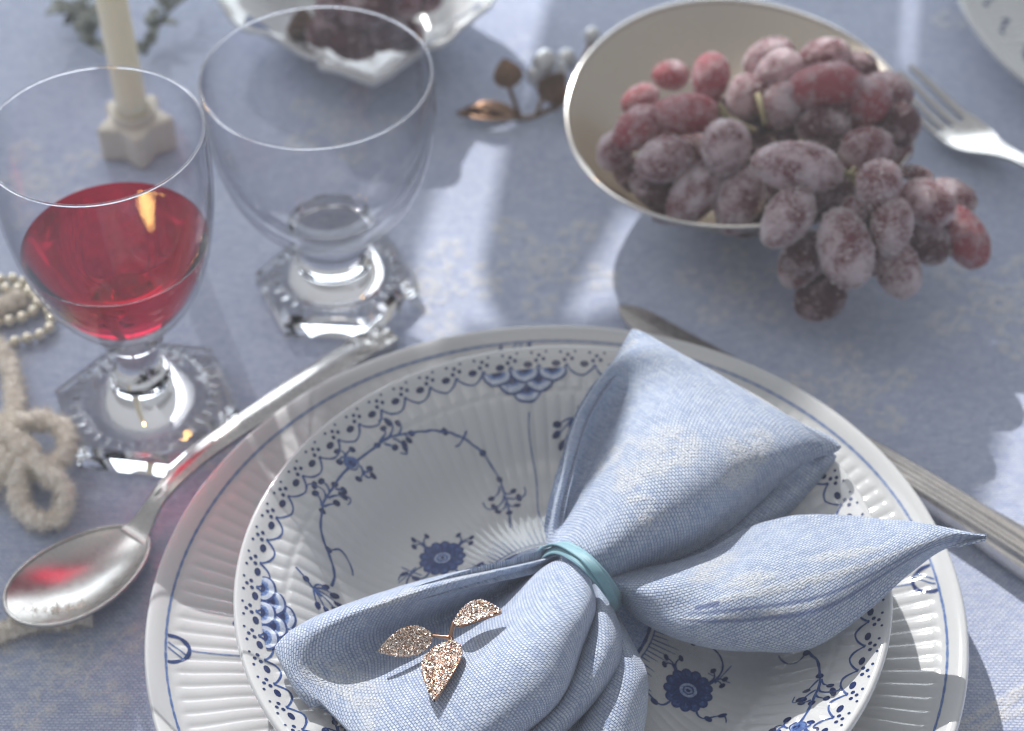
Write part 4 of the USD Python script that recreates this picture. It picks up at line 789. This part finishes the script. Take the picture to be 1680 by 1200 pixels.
for k in range(36):
    for q in range(3): mk.append(dot(*pol(112 + 3 * q, 10 * k + 2.2 * q), 2.2, 1.2, math.radians(10 * k + 40 * q), tone=.85, n=8))
print_on(fp, 'blue_border', mk, farp)

# ------------------------------------------------------------------ ornaments on the cloth
gl = thing('leaf_garland', 'metallic leaf garland with copper leaves and silver buds left of the grape bowl', 'garland', loc=tuple(at(860, 180, .004)))
obj('wire', join([tube(spline([at(855, 195, .004), at(845, 170, .010), at(836, 145, .016)], 12), .0010), tube(spline([at(760, 190, .004), at(800, 178, .009), at(855, 195, .004), at(905, 178, .006), at(960, 140, .005), at(1000, 110, .004)], 30), .0012), tube(spline([at(880, 190, .005), at(893, 150, .012), at(905, 110, .018)], 12), .0010), tube(spline([at(930, 165, .005), at(950, 110, .012), at(970, 70, .018)], 12), .0008)]), L_copper, gl, smooth=True)
for b_, t_, w, sd in (((838,145,.016),(826,96,.026),.0125,(1,0,-.2)), ((850,188,.006),(748,186,.006),.0105,(0,1,.15)), ((905,178,.008),(945,150,.016),.012,(.3,1,.2)), ((890,165,.010),(925,120,.020),.013,(1,.2,.1))):
    lm, _, _ = leaf_mesh(at(*b_), at(*t_), w, sd, .0012); obj('leaf', lm, L_copper, gl, smooth=True)
for (a, b, z), r in (((895,108,.018), .0062), ((912,122,.013), .0055), ((880,125,.014), .0045), ((930,100,.012), .0045), ((972,62,.018), .0040)):
    v = IV * (1 + .12 * (meshkit.fbm(IV * 3 + a, 2, 3) - .5))[:, None] * r * [1, 1, 1.25] + at(a, b, z); obj('bud', (v[:], IF), L_silver, gl, smooth=True)

sg = thing('leafy_sprig', 'frosted grey green sprig lying behind the ivory candle', 'sprig', loc=tuple(at(190, 30, .004)))
def twig(pts, n, seed, size):
    r = np.random.default_rng(seed); c = spline([at(*p) for p in pts], n); obj('stem', tube(c, .0011, 6), L_sage, sg, smooth=True)
    for k in range(2, n):
        a = r.random() * 2 * PI; d = np.array([math.cos(a), math.sin(a), .3 + .5 * r.random()]); d /= np.linalg.norm(d)
        lm, _, _ = leaf_mesh(c[k], c[k] + d * size * (.7 + .6 * r.random()), size * .55, (d[1], -d[0], .1), .001, n=9, m=5); obj('leaf', lm, L_sage, sg, smooth=True)
twig([(110,10,.004),(140,45,.010),(160,70,.010),(185,95,.005)], 15, 21, .011); twig([(95,20,.006),(130,25,.014),(165,40,.016)], 12, 22, .011); twig([(320,-10,.006),(285,10,.012),(255,45,.008),(240,88,.004)], 16, 23, .010)

bd = thing('bead_chain', 'loop of small gold pearl beads beside the wine glass', 'bead chain', loc=tuple(at(40, 515, .003)))
path = spline([at(a, b, .0030) for a, b in ((-40,500),(-12,478),(18,474),(48,480),(72,500),(84,524),(76,545),(52,554),(22,562),(-10,572),(-40,582))], 400)
d = np.r_[0, np.cumsum(np.linalg.norm(np.diff(path, axis=0), axis=1))]; small = trimesh.creation.icosphere(2)
for k, s in enumerate(np.arange(0, d[-1], .0050)):
    p = np.array([np.interp(s, d, path[:, i]) for i in range(3)]); obj('bead', (np.array(small.vertices) * .0024 + p, small.faces), L_pearl, bd, smooth=True)
obj('thread', tube(path[::8], .0004, 5), L_cord, bd, smooth=True)
path2 = spline([at(a, b, .0032) for a, b in ((-40,470),(-10,462),(20,458),(40,464),(58,486),(60,505),(40,520),(10,528),(-20,535),(-40,545))], 400)
d2 = np.r_[0, np.cumsum(np.linalg.norm(np.diff(path2, axis=0), axis=1))]
for s in np.arange(0, d2[-1], .0050): obj('bead', (np.array(small.vertices) * .0024 + [np.interp(s, d2, path2[:, i]) for i in range(3)], small.faces), L_pearl, bd, smooth=True)
obj('thread', tube(path2[::8], .0004, 5), L_cord, bd, smooth=True)

def chenille(name, label, paths, group=None):
    t = thing(name, label, 'cord', group, loc=tuple(at(*paths[0][0])))
    for i, p in enumerate(paths):
        P = np.array([at(*q) for q in p]); L = np.linalg.norm(np.diff(P, axis=0), axis=1).sum(); c = spline(P, max(40, int(L / .0007)))
        r = .0034 * (1 + .08 * np.sin(np.arange(len(c)) * 1.15)); v, f = tube(c, r, 18)
        nn = v[:len(c) * 18].reshape(-1, 18, 3) - c[:, None]; k = meshkit.fbm(v[:len(c) * 18] * 420, 3, i) - .5
        v[:len(c) * 18] += (nn.reshape(-1, 3) * (1.3 * k)[:, None]); obj('strand', (v, f), L_cord, t, smooth=True)
        rr = np.random.default_rng(60 + i); q = rr.integers(0, len(c) * 18, len(c) * 60); e = nn.reshape(-1, 3)[q]; e = e / np.linalg.norm(e, axis=1, keepdims=True)
        a0 = v[q]; tip_ = a0 + e * (.0008 + .0013 * rr.random((len(q), 1))) + rr.normal(0, .0009, (len(q), 3)); sd = np.cross(e, rr.normal(0, 1, (len(q), 3))); sd = sd / np.linalg.norm(sd, axis=1, keepdims=True) * .00010
        vv = np.stack([a0 + sd, a0 - sd, tip_], 1).reshape(-1, 3); obj('fuzz', (vv, np.arange(len(vv)).reshape(-1, 3)), L_cord, t, kind='stuff')
chenille('chenille_cord', 'cream chenille cord tied in loose loops beside the spoon', [
    [(-20,560,.004),(8,590,.005),(24,640,.005),(20,690,.005),(-5,730,.005),(-30,770,.005)],
    [(-30,720,.005),(10,705,.008),(60,690,.010),(100,700,.010),(112,735,.009),(88,765,.008),(45,770,.008),(5,740,.008)],
    [(-20,690,.008),(30,730,.012),(75,775,.012),(108,812,.009),(100,845,.005),(68,856,.005),(40,840,.006),(28,800,.009),(40,760,.012)],
    [(-30,800,.006),(0,780,.008),(30,750,.012),(55,725,.014)]])
chenille('chenille_cord', 'straight end of cream cord lying under the bowl of the spoon', [[(-40,1050,.003),(10,1034,.003),(60,1020,.003),(110,1014,.0028),(150,1010,.002)]])
chenille('chenille_cord', 'short cream cord lying inside the loop of gold beads', [[(-30,515,.0035),(0,505,.0036),(20,496,.0036),(36,488,.0033)]])

# ------------------------------------------------------------------ added volume that veils the whole view and lifts its dark tones
L_added_haze = mat('added_haze_volume', {'v': ('principled_volume', {'color': (0.93, 0.95, 1.0), 'density': 0.085, 'anisotropy': 0.35})}, surface=None, volume='v.volume')
hz = trimesh.creation.box([5.0, 4.0, 3.0]); hz.apply_translation([0, .6, .5])
tag(obj('added_haze', hz, L_added_haze), 'added pale veil over the whole table that lifts the dark tones', 'added_haze', kind='stuff')
